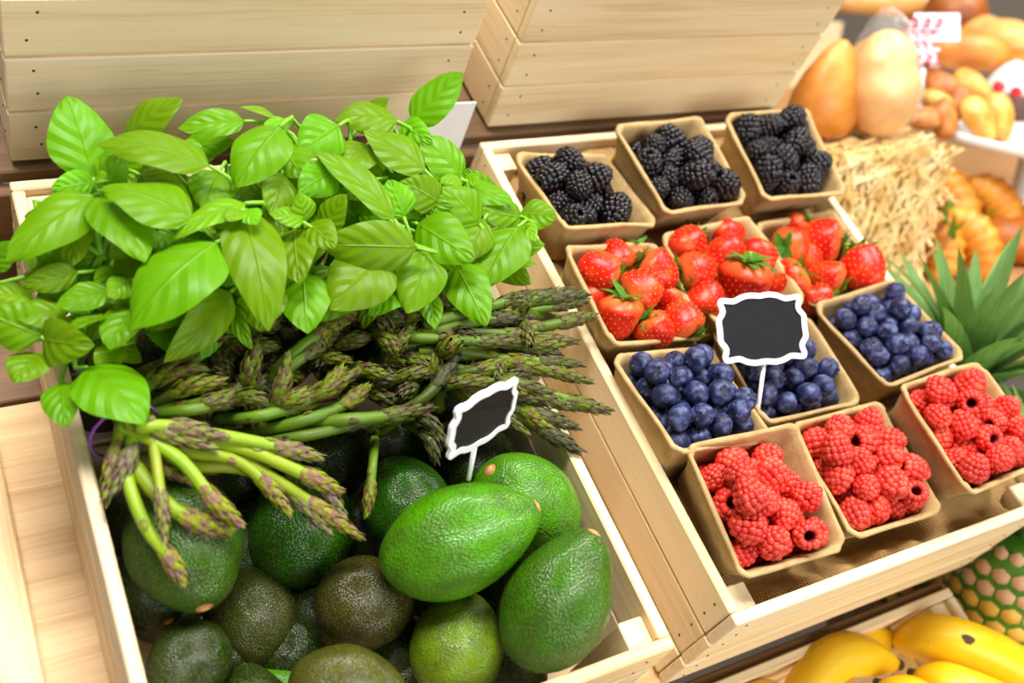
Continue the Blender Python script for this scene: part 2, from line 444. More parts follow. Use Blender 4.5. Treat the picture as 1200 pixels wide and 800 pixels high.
# middle step: planks across, then the riser that carries the upper step
rackpart('shelf_plank', .410, .2935, -.1365, .81, .363, .012, 'deck_pine')
rackpart('shelf_plank', .385, .540, -.1385, .88, .12, .012, 'brown_board')
rackpart('side_lath', .009, .2935, -.1225, .026, .363, .015, 'pine_pale')
rackpart('riser_board', .385, .6005, -.0795, .90, .012, .105, 'brown_board')
rackpart('shelf_plank', .445, .848, -.0205, .79, .484, .012, 'brown_board')
rackpart('shelf_plank', .4175, -.136, -.2915, .795, .48, .012, 'brown_board')
rackpart('riser_board', .4175, .1052 + .001, -.226, .79, .008, .1285, 'brown_board').location.y -= 0
for u in (.06, .785):
    for b_, n_ in ((-.33, -.2975), (.08, -.2975), (.55, -.145), (1.05, -.0275)):
        top = W(u, b_, n_); h = top.z - .001
        o = link('leg', boxmesh(h, .045, .045, 'brown_board'), rk)
        M = Matrix.Translation(Vector((top.x, top.y, h / 2 + .0005))) @ Matrix.Rotation(math.pi / 2, 4, 'Y')
        o.matrix_local = (Matrix.Translation(rk.location) @ TM).inverted() @ M

# ---------------------------------------------------------------- punnets
def rsq(hw, r, nper=7):
    pts = []
    for cx, cy, a0 in ((1, 1, 0), (-1, 1, 90), (-1, -1, 180), (1, -1, 270)):
        for k in range(nper):
            a = math.radians(a0 + 90 * k / (nper - 1)); pts.append((cx * (hw - r) + r * math.cos(a), cy * (hw - r) + r * math.sin(a)))
    out = []
    n = len(pts)
    for i in range(n):                  # extra points along the straight sides
        p, q = pts[i], pts[(i + 1) % n]; out.append(p)
        if math.dist(p, q) > .02:
            for t in (.2, .4, .6, .8): out.append((p[0] + (q[0] - p[0]) * t, p[1] + (q[1] - p[1]) * t))
    return out
PW, PD = .052, .046                     # half width at the rim, depth
def punnet_mesh(seed):
    r = random.Random(seed); vs, fs = [], []
    lev = [(.0405, .006, -PD), (.0430, .008, -PD * .62), (.0468, .009, -PD * .3), (.0492, .010, -.005), (.0508, .0105, -.0032), (PW, .011, -.0012), (PW, .011, .0006),
           (.0505, .0105, .0014), (.0480, .009, .0004), (.0466, .009, -.006), (.0440, .009, -PD * .32), (.0408, .008, -PD * .66), (.0385, .007, -PD + .006), (.0340, .006, -PD + .0035)]
    n = None; w1 = [r.uniform(0, 6.28) for _ in range(6)]
    for i, (hw, rad, z) in enumerate(lev):
        ring = rsq(hw, rad); n = len(ring); rim = max(0, 1 + z / .03)
        for k, (x, y) in enumerate(ring):
            a = 2 * math.pi * k / n
            dz = .0013 * rim * (math.sin(2 * a + w1[0]) + .7 * math.sin(5 * a + w1[1]) + .4 * math.sin(11 * a + w1[2]))
            dr = 1 + .012 * rim * math.sin(3 * a + w1[3]) + .006 * math.sin(9 * a + w1[4] + i)
            vs.append((x * dr, y * dr, z + dz))
    for i in range(len(lev) - 1):
        for k in range(n):
            a, b = i * n + k, i * n + (k + 1) % n; fs.append((a, b, b + n, a + n))
    fs.append(tuple(reversed(range(n)))); e = (len(lev) - 1) * n; fs.append(tuple(range(e, e + n)))
    return mesh('punnet', vs, fs, 'pulp')
PM = [punnet_mesh(i) for i in range(4)]
# key: (u, b, n, rotations about u, b, n in degrees, fruit, where)
PUN = {
 'bb1': (.5195, .5035, .0145, -8, 5, -2, 'blackberries', 'in the crate corner beside the basil'),
 'bb2': (.6190, .5065, .0335, 6, 1, 2, 'blackberries', 'between the two other blackberry punnets'),
 'bb3': (.7490, .5060, .0335, 9, -2.5, -3, 'blackberries', 'beside the bread and straw bale'),
 'sb1': (.5090, .3880, .0150, 1, 6.5, -2.5, 'strawberries', 'against the crate side facing the asparagus'),
 'sb2': (.6220, .3950, .0140, 1, -4, 1.5, 'strawberries', 'between the two other strawberry punnets'),
 'sb3': (.7430, .4000, .0020, 1, -1, 1, 'strawberries', 'beside the straw bale'),
 'bl1': (.5050, .2800, .0180, -9, 6, -2.5, 'blueberries', 'against the crate side facing the asparagus'),
 'bl2': (.6260, .2980, .0000, -3, -4, -4, 'blueberries', 'behind the white stake of the chalkboard sign'),
 'bl3': (.7455, .3005, .0150, -7, -5, 3, 'blueberries', 'beside the pineapple crown'),
 'rb1': (.5110, .1830, .0270, 9, -1, -3, 'raspberries', 'in the crate corner beside the avocados'),
 'rb2': (.6300, .1870, .0120, 3, 0, -.5, 'raspberries', 'between the two other raspberry punnets'),
 'rb3': (.7330, .1860, .0400, 3.5, -1, 1.5, 'raspberries', 'beside the pineapple'),
}
PMX = {}
for i, (k, (u, b, n, rx, ry, rz, fruit, where)) in enumerate(PUN.items()):
    q = TQ @ (Quaternion((0, 0, 1), math.radians(rz)) @ Quaternion((0, 1, 0), math.radians(ry)) @ Quaternion((1, 0, 0), math.radians(rx)))
    o = link('berry_punnet', PM[i % 4], None, W(u, b, n), q)
    tag(o, 'brown pulp punnet of %s %s' % (fruit, where), 'punnet', 'pulp punnets in the berry crate')
    PMX[k] = Matrix.Translation(W(u, b, n)) @ q.to_matrix().to_4x4()
# burlap laid over the crate's filling, following the undersides of the punnets
gu, gb = 60, 80
us = np.linspace(CRB[0] + TH + .0015, CRB[1] - TH - .0015, gu); bs = np.linspace(CRB[2] + TH + .0015, CRB[3] - TH - .0015, gb)
WI = TM.inverted()
cen = []
for k, v in PUN.items():
    M = PMX[k]; hh = []
    for sx in (-.036, 0, .036):
        for sy in (-.036, 0, .036):
            p = M @ Vector((sx, sy, -PD)); p = Vector((p.x, p.y, p.z - Z0)); q = WI @ p; cen.append((q.x, q.y, q.z))
cen = np.array(cen); vs = []
for j in range(gb):
    for i in range(gu):
        d2 = (cen[:, 0] - us[i]) ** 2 + (cen[:, 1] - bs[j]) ** 2
        wgt = np.exp(-d2 / .016 ** 2) + 1e-9 / (d2 + 1e-5); h = (wgt * cen[:, 2]).sum() / wgt.sum()
        near = math.sqrt(d2.min())
        bul = .026 * max(0, min(1, (.150 - bs[j]) / .03)) * (1 if bs[j] < .15 else 0)
        cu_, cb_ = min(us[i] - us[0], us[-1] - us[i]), min(bs[j] - bs[0], bs[-1] - bs[j])
        nz = .0022 * math.sin(us[i] * 170 + 3 * math.sin(bs[j] * 90)) + .0016 * math.sin(bs[j] * 260 + us[i] * 60)
        corner = -.02 if (cu_ < .022 and cb_ < .022) else 0
        lift = bul * max(0, min(1, near / .05 - .1))
        fr_ = max(0, min(1, (.140 - bs[j]) / .016)); fr_ = fr_ * fr_ * (3 - 2 * fr_)
        hh_ = h - .002 + (nz if near > .03 else -.001)
        hh_ = hh_ * (1 - fr_) + (-.016 + 2.2 * nz - .02 * (1 if cu_ < .026 else 0)) * fr_
        vs.append((us[i], bs[j], min(hh_, -.010)))
fs = [(j * gu + i, j * gu + i + 1, (j + 1) * gu + i + 1, (j + 1) * gu + i) for j in range(gb - 1) for i in range(gu - 1)]
o = link('burlap_liner', mesh('burlap', [Vector(v) - Vector((.63, .35, -.05)) for v in vs], fs, 'burlap'), None, W(.63, .35, -.05), TQ)
md = o.modifiers.new('thick', 'SOLIDIFY'); md.thickness = .0015; md.offset = -1
tag(o, 'coarse brown burlap lining under the berry punnets', 'burlap')

# ---------------------------------------------------------------- berries
def drupe_mesh(name, mat, rings, dr, hollow, seed, core):
    """rings: list of (radius, z, count); each drupelet a bead"""
    r = random.Random(seed); V, F = [], []; bv, bf = ICO2
    for (rad, z, cnt) in rings:
        off = r.uniform(0, 6.28)
        for k in range(cnt):
            a = off + 2 * math.pi * k / cnt + r.uniform(-.1, .1); s_ = dr * r.uniform(.88, 1.14)
            c = np.array([rad * math.cos(a), rad * math.sin(a), z + r.uniform(-.03, .03)])
            o = len(V); V.extend((bv * s_ + c).tolist()); F.extend([[o + i for i in f] for f in bf])
    nb = len(F)
    if hollow:
        prof = [(.40, -.78), (.36, -.5), (.30, 0), (.2, .45), (.02, .6)]; prof = [(.70, -.62)] + prof
    else:
        prof = [(.3, -.85), (.62, -.6), (.72, 0), (.55, .55), (.05, .9)]
    seg = 12; o = len(V)
    for pr, pz in prof:
        for k in range(seg):
            a = 2 * math.pi * k / seg; V.append([pr * math.cos(a), pr * math.sin(a), pz])
    for i in range(len(prof) - 1):
        for k in range(seg):
            a, b = o + i * seg + k, o + i * seg + (k + 1) % seg; F.append([a, b, b + seg, a + seg])
    me = mesh(name, V, F, [mat, core])
    mi = np.zeros(len(F), dtype=np.int32); mi[nb:] = 1; me.polygons.foreach_set('material_index', mi)
    return me
RASP = [drupe_mesh('raspberry', 'raspberry', [(.62, -.66, 12), (.80, -.36, 14), (.80, -.0, 14), (.68, .34, 12), (.46, .64, 9), (.16, .84, 4)], .262, True, i, 'raspberry_core') for i in range(4)]
BLAK = [drupe_mesh('blackberry', 'blackberry', [(.42, -.92, 9), (.68, -.68, 13), (.80, -.36, 15), (.82, .0, 15), (.76, .34, 14), (.58, .66, 11), (.32, .90, 7), (.03, 1.0, 1)], .25, False, 20 + i, 'blackberry') for i in range(4)]
def blueberry_mesh(seed):
    r = random.Random(seed); v, f = ICO3; v = v.copy(); v[:, 2] *= .88
    d = np.hypot(v[:, 0], v[:, 1]); top = v[:, 2] > 0
    v[:, 2] -= np.where(top, .22 * np.exp(-(d / .22) ** 2), 0); v *= 1 + .02 * np.sin(v @ np.array([3., 2, 4]) + seed)[:, None]
    return mesh('blueberry', v, f, 'blueberry')
BLUE = [blueberry_mesh(i) for i in range(3)]
vs, fs = [], []
for k in range(5):
    a = 2 * math.pi * k / 5
    for (rr, da, z) in ((.24, -.5, .80), (.24, .5, .80), (.40, .22, .90), (.44, 0, .915), (.40, -.22, .90)):
        vs.append((rr * math.cos(a + da), rr * math.sin(a + da), z))
    fs.append(tuple(range(k * 5, k * 5 + 5)))
o_ = len(vs)
for k in range(12): vs.append((.26 * math.cos(k * math.pi / 6), .26 * math.sin(k * math.pi / 6), .79))
fs.append(tuple(range(o_, o_ + 12)))
CROWN = mesh('crown', vs, fs, 'blueberry_crown', False)

def pack(n, rad, hw0, hw1, depth, floor_z, iters=260, tilt=(0, 0), bound=None, jit=.12):
    """settle n balls in a tapered square punnet (local frame, rim at z=0)"""
    R = rad * (1 + rng.uniform(-jit, jit, n)); g = int(math.ceil(math.sqrt(n / 3)))
    P = np.stack([rng.uniform(-hw1, hw1, n) * .8, rng.uniform(-hw1, hw1, n) * .8, floor_z + rng.uniform(rad, depth + .03, n)], 1)
    for it in range(iters):
        P[:, 2] -= .0006 if it < iters - 60 else .0001
        P[:, 0] += tilt[0]; P[:, 1] += tilt[1]
        for _ in range(2):
            d = P[:, None] - P[None]; dist = np.sqrt((d ** 2).sum(-1)) + np.eye(n); mn = (R[:, None] + R[None]) * .97
            ov = np.where(dist < mn, mn - dist, 0); np.fill_diagonal(ov, 0)
            P += ((d / dist[..., None]) * ov[..., None] * .28).sum(1)
            P[:, 2] = np.maximum(P[:, 2], floor_z + R * .95)
            hw = hw1 + (hw0 - hw1) * np.clip((P[:, 2] + depth) / depth, 0, 1.0) - R * .97
            P[:, 0] = np.clip(P[:, 0], -hw, hw); P[:, 1] = np.clip(P[:, 1], -hw, hw)
            if bound is not None:
                P[:, 0] = np.minimum(P[:, 0], bound[0] - R); P[:, 1] = np.maximum(P[:, 1], bound[1] + R)
    return P, R
IW0, IW1, IFZ = .0445, .0372, -PD + .0068
def fill(key, n, rad, meshes, name, label, cat, group, elong=1.0, crown=False, tilt=(0, 0), bound=None):
    P, R = pack(n, rad, IW0, IW1, PD, IFZ, tilt=tilt, bound=bound)
    M = PMX[key]; camdir = (CAM - M.translation).normalized()
    for i in range(n):
        q = rndquat()
        if crown:
            d = (camdir + Vector(rng.normal(size=3)) * .75).normalized(); q = quat_z(d, random.uniform(0, 6))
        elif name == 'raspberry':
            d = Vector(rng.normal(size=3)); d = d - camdir * min(0, d.dot(camdir)) * 1.6 if random.random() < .86 else -camdir + d * .5
            q = quat_z(d, random.uniform(0, 6))
        o = link(name, meshes[i % len(meshes)], None, M @ Vector(P[i]), q, (R[i], R[i], R[i] * elong))
        tag(o, label, cat, group)
        if crown: link('crown', CROWN, o)
fill('bb1', 24, .0122, BLAK, 'blackberry', 'glossy black blackberry in the punnet in the corner beside the basil', 'blackberry', 'blackberries in the corner punnet', 1.12, tilt=(-.00012, .0001), bound=(.036, -.046))
fill('bb2', 25, .0122, BLAK, 'blackberry', 'dark blackberry in the middle one of three blackberry punnets', 'blackberry', 'blackberries in the middle punnet', 1.12)
fill('bb3', 26, .0122, BLAK, 'blackberry', 'glossy blackberry in the punnet beside the bread and straw bale', 'blackberry', 'blackberries in the punnet by the straw bale', 1.12)
fill('bl1', 76, .0095, BLUE, 'blueberry', 'dusty blue blueberry in the punnet facing the asparagus', 'blueberry', 'blueberries in the punnet facing the asparagus', crown=True)
fill('bl2', 58, .0096, BLUE, 'blueberry', 'dusty blue blueberry in the punnet behind the chalkboard sign', 'blueberry', 'blueberries in the punnet behind the sign', crown=True, tilt=(-.00006, -.00006))
fill('bl3', 62, .0096, BLUE, 'blueberry', 'dusty blue blueberry in the punnet beside the pineapple crown', 'blueberry', 'blueberries in the punnet by the pineapple crown', crown=True)
fill('rb1', 36, .0114, RASP, 'raspberry', 'red raspberry in the punnet in the corner beside the avocados', 'raspberry', 'raspberries in the corner punnet', 1.05, tilt=(-.00006, -.00006), bound=(.042, -.046))
fill('rb2', 40, .0114, RASP, 'raspberry', 'red raspberry in the middle one of three raspberry punnets', 'raspberry', 'raspberries in the middle punnet', 1.1, tilt=(-.00005, 0))
fill('rb3', 42, .0112, RASP, 'raspberry', 'red raspberry in the punnet beside the pineapple', 'raspberry', 'raspberries in the punnet by the pineapple', 1.05)

# strawberries: body (+ achenes, calyx, stalk), +Z is the calyx end
def straw_profile(t):                   # t: 0 tip .. 1 shoulder
    return (math.sin(min(1, t * 1.02) ** .55 * math.pi * .5) ** .95) * (1 - .42 * max(0, t - .80) ** 1.3 / .2 ** 1.3)
def strawberry_mesh(seed):
    r = random.Random(seed); prof = []
    for i in range(15):
        t = i / 14; prof.append((max(.02, straw_profile(t)), -1.08 + 1.88 * t))
    prof += [(.34, .84), (.05, .76)]
    me = revolve('strawberry', prof, 'strawberry', 22)
    a1, a2 = r.uniform(0, 6), r.uniform(0, 6)
    for v in me.vertices:
        a = math.atan2(v.co.y, v.co.x); k = 1 + .06 * math.sin(2 * a + a1) + .03 * math.sin(3 * a + a2 + v.co.z * 2)
        v.co.x *= k; v.co.y *= k; v.co.x += .07 * math.sin(v.co.z * 1.5 + a1)
    # achenes on a spiral, slightly proud
    vs, fs = [], []; N = 120
    for i in range(N):
        t = .06 + .86 * (i / N) ** .8; a = i * 2.39996; rr = straw_profile(t); z = -1.08 + 1.88 * t
        k = 1 + .06 * math.sin(2 * a + a1) + .03 * math.sin(3 * a + a2 + z * 2)
        x, y = rr * k * math.cos(a) + .07 * math.sin(z * 1.5 + a1), rr * k * math.sin(a)
        nrm = Vector((math.cos(a), math.sin(a), -.35)).normalized(); tx = Vector((-math.sin(a), math.cos(a), 0)); up = nrm.cross(tx)
        c = Vector((x, y, z)); o = len(vs)
        for dx, dy, dn in ((0, .050, .004), (.026, 0, .004), (0, -.050, .004), (-.026, 0, .004), (0, 0, .022)): vs.append(c + tx * dx + up * dy + nrm * dn)
        fs += [(o, o + 1, o + 4), (o + 1, o + 2, o + 4), (o + 2, o + 3, o + 4), (o + 3, o, o + 4)]
    return me, mesh('achenes', vs, fs, 'achene', False)
STRW = [strawberry_mesh(i) for i in range(4)]
def leaf_grid(P0, D, Nn, L, Wd_, prof, droop=0.0, fold=0.0, wave=0.0, nu=9, nv=6, seed=0, twist=0.0, cup=0.0):
    """leaf blade from P0 along D; Nn the upper side; returns verts, faces, uvs"""
    r = random.Random(seed); D = Vector(D).normalized(); Nn = Vector(Nn); Nn = (Nn - D * Nn.dot(D)).normalized(); Sd = Nn.cross(D)
    ph = r.uniform(0, 6.28); vs, fs, uv = [], [], []
    for i in range(nu + 1):
        t = i / nu; ang = droop * t
        c = Vector(P0) + D * (L * (math.sin(ang) / droop if abs(droop) > 1e-4 else t)) - Nn * (L * ((1 - math.cos(ang)) / droop if abs(droop) > 1e-4 else 0))
        loc_n = Nn * math.cos(ang) + D * math.sin(ang); tw = twist * t
        sd = Sd * math.cos(tw) + loc_n * math.sin(tw); nn = loc_n * math.cos(tw) - Sd * math.sin(tw)
        hw = prof(t) * Wd_ / 2
        for j in range(nv + 1):
            s_ = j / nv * 2 - 1
            h = abs(s_) * hw * math.tan(fold) - cup * hw * s_ * s_ + wave * Wd_ * math.sin(t * 9 + ph + (2 if s_ > 0 else 0)) * s_ * s_ * min(1, 4 * t)
            vs.append(c + sd * (s_ * hw * math.cos(fold * .6)) + nn * h); uv.append((t, j / nv))
    for i in range(nu):
        for j in range(nv):
            a = i * (nv + 1) + j; fs.append((a, a + 1, a + nv + 2, a + nv + 1))
    return vs, fs, uv
def prof_sepal(t): return max(.05, math.sin(math.pi * (.12 + .88 * t) ** .8))
def calyx_mesh(seed):
    r = random.Random(seed); V, F, U = [], [], []
    for k in range(9):
        a = 2 * math.pi * k / 9 + r.uniform(-.2, .2); up = r.uniform(-.1, .9)
        d = Vector((math.cos(a), math.sin(a), up * .6)); nn = Vector((-math.cos(a) * up * .6, -math.sin(a) * up * .6, 1))
        v, f, u = leaf_grid((0, 0, .80), d, nn, r.uniform(.7, 1.15), .46, prof_sepal, r.uniform(-.2, 1.1), .25, 0, 6, 4, seed + k)
        o = len(V); V += v; F += [tuple(i + o for i in q) for q in f]; U += u
    return mesh('calyx', V, F, 'calyx', True, U)
CALX = [calyx_mesh(i) for i in range(3)]
STALK = mesh('stalk', *tube([(0, 0, .78), (.03, .02, 1.0), (.10, .05, 1.22)], [.07, .055, .06], 6), 'strawberry_stalk')
SBN = {'sb1': 'in the punnet facing the asparagus', 'sb2': 'in the middle strawberry punnet', 'sb3': 'in the punnet beside the straw bale'}
# (punnet, x, y, width px, calyx direction (px), towards camera, lowered by, calyx)
SB = [('sb1', 702, 318, 42, (1, .5), -.2, 0), ('sb1', 723, 301, 36, (.4, 1), .2, .006), ('sb1', 771, 318, 42, (-1, -.7), -.1, 0), ('sb1', 752, 341, 44, (-.8, .5), .3, 0),
      ('sb1', 727, 370, 46, (.2, -1), .35, 0), ('sb1', 768, 386, 38, (-.7, -.8), .2, .002), ('sb1', 800, 376, 42, (.5, .9), .3, .002),
      ('sb2', 803, 287, 40, (1, -.4), -.8, .004), ('sb2', 851, 275, 34, (1, .4), -.8, .008), ('sb2', 850, 300, 42, (-.3, 1), -.5, 0), ('sb2', 815, 318, 40, (-.9, .1), .3, .0),
      ('sb2', 887, 300, 36, (.6, 1), -.4, .006), ('sb2', 872, 330, 52, (.1, -1), .45, 0), ('sb2', 828, 351, 38, (-.3, 1), .1, .004),
      ('sb3', 928, 288, 37, (-.7, .1), .7, .0), ('sb3', 962, 283, 44, (1, .2), .2, 0), ('sb3', 922, 329, 46, (.9, -.6), .25, 0), ('sb3', 968, 327, 38, (1, .4), .25, .002),
      ('sb3', 1012, 316, 46, (-.2, -1), -.7, -.004), ('sb3', 954, 349, 34, (1, .1), -.5, .004), ('sb3', 946, 306, 34, (-.4, -1), -.4, .012), ('sb3', 934, 268, 32, (.6, -.6), .4, .010),
      ('sb1', 742, 300, 30, (.3, -1), .3, .014), ('sb1', 694, 346, 32, (-.6, .4), -.3, .016), ('sb1', 782, 352, 34, (.5, -.6), .1, .016), ('sb2', 836, 322, 34, (.3, -.5), -.3, .016), ('sb2', 790, 306, 32, (-.5, .2), -.2, .016), ('sb3', 985, 304, 32, (.4, -.6), .2, .014)]
# hidden support below each heap
for kk in ('sb1', 'sb2', 'sb3'):
    for (lx, ly) in ((-.021, -.018), (.021, -.018), (-.021, .02), (.021, .02)): SB.append((kk, None, (lx, ly), 30, None, 0, .030))
for i, (k, x, y, wpx, cd, tw, low) in enumerate(SB):
    n0 = PUN[k][2] - .001 - low
    if x is None:
        c = PMX[k] @ Vector((y[0], y[1], -PD + .021)); R = .0125; d = Vector(rng.normal(size=3))
    else:
        z = dep(x, y, n0); R = wpx * .61 * z / FPX; c = at(x, y, z); c2 = Vector(cd).normalized() * math.sqrt(max(.05, 1 - tw * tw)); d = CX * c2.x + CY * c2.y - VIEW * tw
    q = quat_z(d, random.uniform(0, 6)); me, ach = STRW[i % 4]
    o = link('strawberry', me, None, c, q, R)
    tag(o, 'ripe red strawberry ' + SBN[k], 'strawberry', 'strawberries ' + SBN[k])
    link('achenes', ach, o)['kind'] = 'stuff'
    link('calyx', CALX[i % 3], o)
    if i % 3 == 0: link('stalk', STALK, o)

# ---------------------------------------------------------------- avocados
def avo_mesh(seed, neck):
    r = random.Random(seed); v, f = ICO4; v = v.copy()
    z = v[:, 2]; k = 1 - neck * np.clip((z + .15) / 1.15, 0, 1) ** 1.5; v[:, 0] *= k; v[:, 1] *= k
    ph = [r.uniform(0, 6) for _ in range(3)]
    v *= (1 + .012 * np.sin(v @ np.array([4., 3, 2]) + ph[0]) + .008 * np.sin(v @ np.array([-5., 6, 7]) + ph[1]))[:, None]
    d = np.hypot(v[:, 0], v[:, 1]); v[:, 2] -= np.where(z > 0, .06 * np.exp(-(d / .14) ** 2), 0)
    return mesh('avocado', v, f, 'avocado_skin')
AVO = [avo_mesh(0, .30), avo_mesh(1, .16), avo_mesh(2, .38), avo_mesh(3, .22)]
BUT = revolve('stem_button', [(.13, .88), (.155, .93), (.14, .965), (.10, .978)], 'avocado_button', 14)
BUC = revolve('button_core', [(.085, .974), (.075, .986), (.01, .988)], 'button_core', 10)
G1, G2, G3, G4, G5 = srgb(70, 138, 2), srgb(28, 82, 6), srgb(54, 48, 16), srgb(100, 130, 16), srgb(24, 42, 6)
# (x, y, n of centre, length px, width px, stem direction px, towards camera, variant, colour, label)
AV = [
 (541, 631, .012, 200, 130, (.92, -.38), -.05, 0, G1, 'bright green glossy avocado lying under the tilted chalkboard sign'),
 (634, 588, -.004, 150, 122, (-.6, -.7), .5, 1, G1, 'green avocado with a dried brown stem scar beside the crate wall'),
 (660, 711, .010, 182, 128, (.45, -.85), -.05, 2, srgb(52, 100, 8), 'large olive green avocado leaning on the crate side near its corner post'),
 (536, 756, -.030, 124, 114, (.1, -1), -.45, 1, G4, 'yellow-green speckled avocado below the bright glossy one'),
 (430, 706, -.040, 124, 112, (.6, .2), -.6, 3, G3, 'dark brown pebbly avocado between two green ones'),
 (217, 638, -.022, 168, 140, (.35, .70), .42, 3, srgb(46, 84, 12), 'big green avocado with a pale stem button under drooping asparagus'),
 (354, 618, -.034, 150, 132, (.2, -1), -.3, 1, G2, 'deep green avocado under the asparagus tips'),
 (289, 742, -.034, 134, 122, (-.3, -.9), -.5, 3, srgb(60, 66, 22), 'rough greyish-olive avocado with yellow-green flecks'),
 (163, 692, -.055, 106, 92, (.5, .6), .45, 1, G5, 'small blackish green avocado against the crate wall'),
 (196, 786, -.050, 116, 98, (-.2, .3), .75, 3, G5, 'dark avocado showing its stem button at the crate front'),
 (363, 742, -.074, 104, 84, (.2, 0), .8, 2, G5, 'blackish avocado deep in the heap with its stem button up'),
 (476, 590, -.036, 120, 104, (-.4, -.8), -.3, 1, G2, 'dark green avocado behind the bright glossy one'),
 (408, 806, -.038, 140, 100, (1, .1), -.1, 0, srgb(74, 74, 22), 'mottled brown avocado lying along the front of the heap'),
 (322, 828, -.020, 120, 86, (1, -.2), 0, 0, G1, 'bright green avocado pressed on the front board'),
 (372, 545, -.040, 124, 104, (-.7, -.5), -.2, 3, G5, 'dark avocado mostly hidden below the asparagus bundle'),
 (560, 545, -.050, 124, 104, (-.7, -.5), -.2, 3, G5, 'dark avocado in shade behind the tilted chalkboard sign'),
]
placed = []
def spheres(c, d, hl, hw):
    out = []
    for t in (-.5, -.22, .06, .34, .6):
        rr = hw * math.sqrt(max(.05, 1 - (t * .98) ** 2)) * (1 - .22 * max(0, t)); out.append((c + d * (t * hl), rr * .97))
    return out
rimw = (CRA[0] + TH, CRA[1] - TH, CRA[2] + TH, CRA[3] - TH)
AV.insert(1, AV.pop(2))
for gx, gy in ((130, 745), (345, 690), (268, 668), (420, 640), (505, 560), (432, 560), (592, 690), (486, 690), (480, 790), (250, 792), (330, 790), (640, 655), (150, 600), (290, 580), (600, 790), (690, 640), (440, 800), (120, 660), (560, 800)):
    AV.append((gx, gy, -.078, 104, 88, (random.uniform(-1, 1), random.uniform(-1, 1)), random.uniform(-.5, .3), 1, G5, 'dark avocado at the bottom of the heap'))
for (x, y, n0, lp, wp, sd, tw, var, colr, lab) in AV:
    z = dep(x, y, n0); c2 = Vector(sd).normalized() * math.sqrt(1 - tw * tw)
    d = (CX * c2.x + CY * c2.y - VIEW * tw).normalized()
    s_ = z / FPX; hl, hw = lp / 2 * s_, wp / 2 * s_
    hl = max(hl, hw * 1.16)
    for it in range(60):                # sink along the sight line until it only touches its neighbours
        c = at(x, y, z); bad = False
        for (p, r) in spheres(c, d, hl, hw):
            for (q, r2) in placed:
                if (p - q).length < (r + r2) - .0012: bad = True; break
            if bad: break
        if not bad: break
        z += .002
    # keep clear of the crate boards
    for it in range(8):
        mv = Vector((0, 0, 0))
        for (p, r) in spheres(c, d, hl, hw):
            q = WI @ Vector((p.x, p.y, p.z - Z0))
            mv.x = max(mv.x, rimw[0] + r - q.x) if q.x < .2 else min(mv.x, rimw[1] - r - q.x)
            if q.y < .25: mv.y = max(mv.y, rimw[2] + r - q.y)
            mv.z = max(mv.z, -.123 + r - q.z)
        if mv.length < 1e-4: break
        c = c + Wd((mv.x, mv.y, mv.z))
    placed += spheres(c, d, hl, hw)
    o = link('avocado', AVO[var], None, c, quat_z(d, random.uniform(0, 6)), (hw, hw, hl)); o.color = (*colr, 1)
    tag(o, lab, 'avocado', 'avocados at the bottom of the heap' if 'bottom of' in lab else 'avocados heaped in the crate')
    bt = link('stem_button', BUT, o); link('button_core', BUC, bt)
# filling under the visible heap
nfil = 0
for tr in range(1500):
    hw = random.uniform(.024, .036); hl = hw * 1.3; n = random.uniform(-.115 + hw, -.045); u = random.uniform(rimw[0] + hl, rimw[1] - hl); b = random.uniform(rimw[2] + hl, .44)
    c = W(u, b, n); d = Wd((rng.normal(), rng.normal(), .2)).normalized(); sp = spheres(c, d, hl, hw)
    if any((p - q).length < r + r2 - .008 for p, r in sp for q, r2 in placed): continue
    placed += sp; nfil += 1
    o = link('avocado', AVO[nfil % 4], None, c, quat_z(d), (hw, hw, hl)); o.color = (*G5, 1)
    tag(o, 'dark avocado at the bottom of the heap', 'avocado', 'avocados at the bottom of the heap'); link('button_core', BUC, link('stem_button', BUT, o))

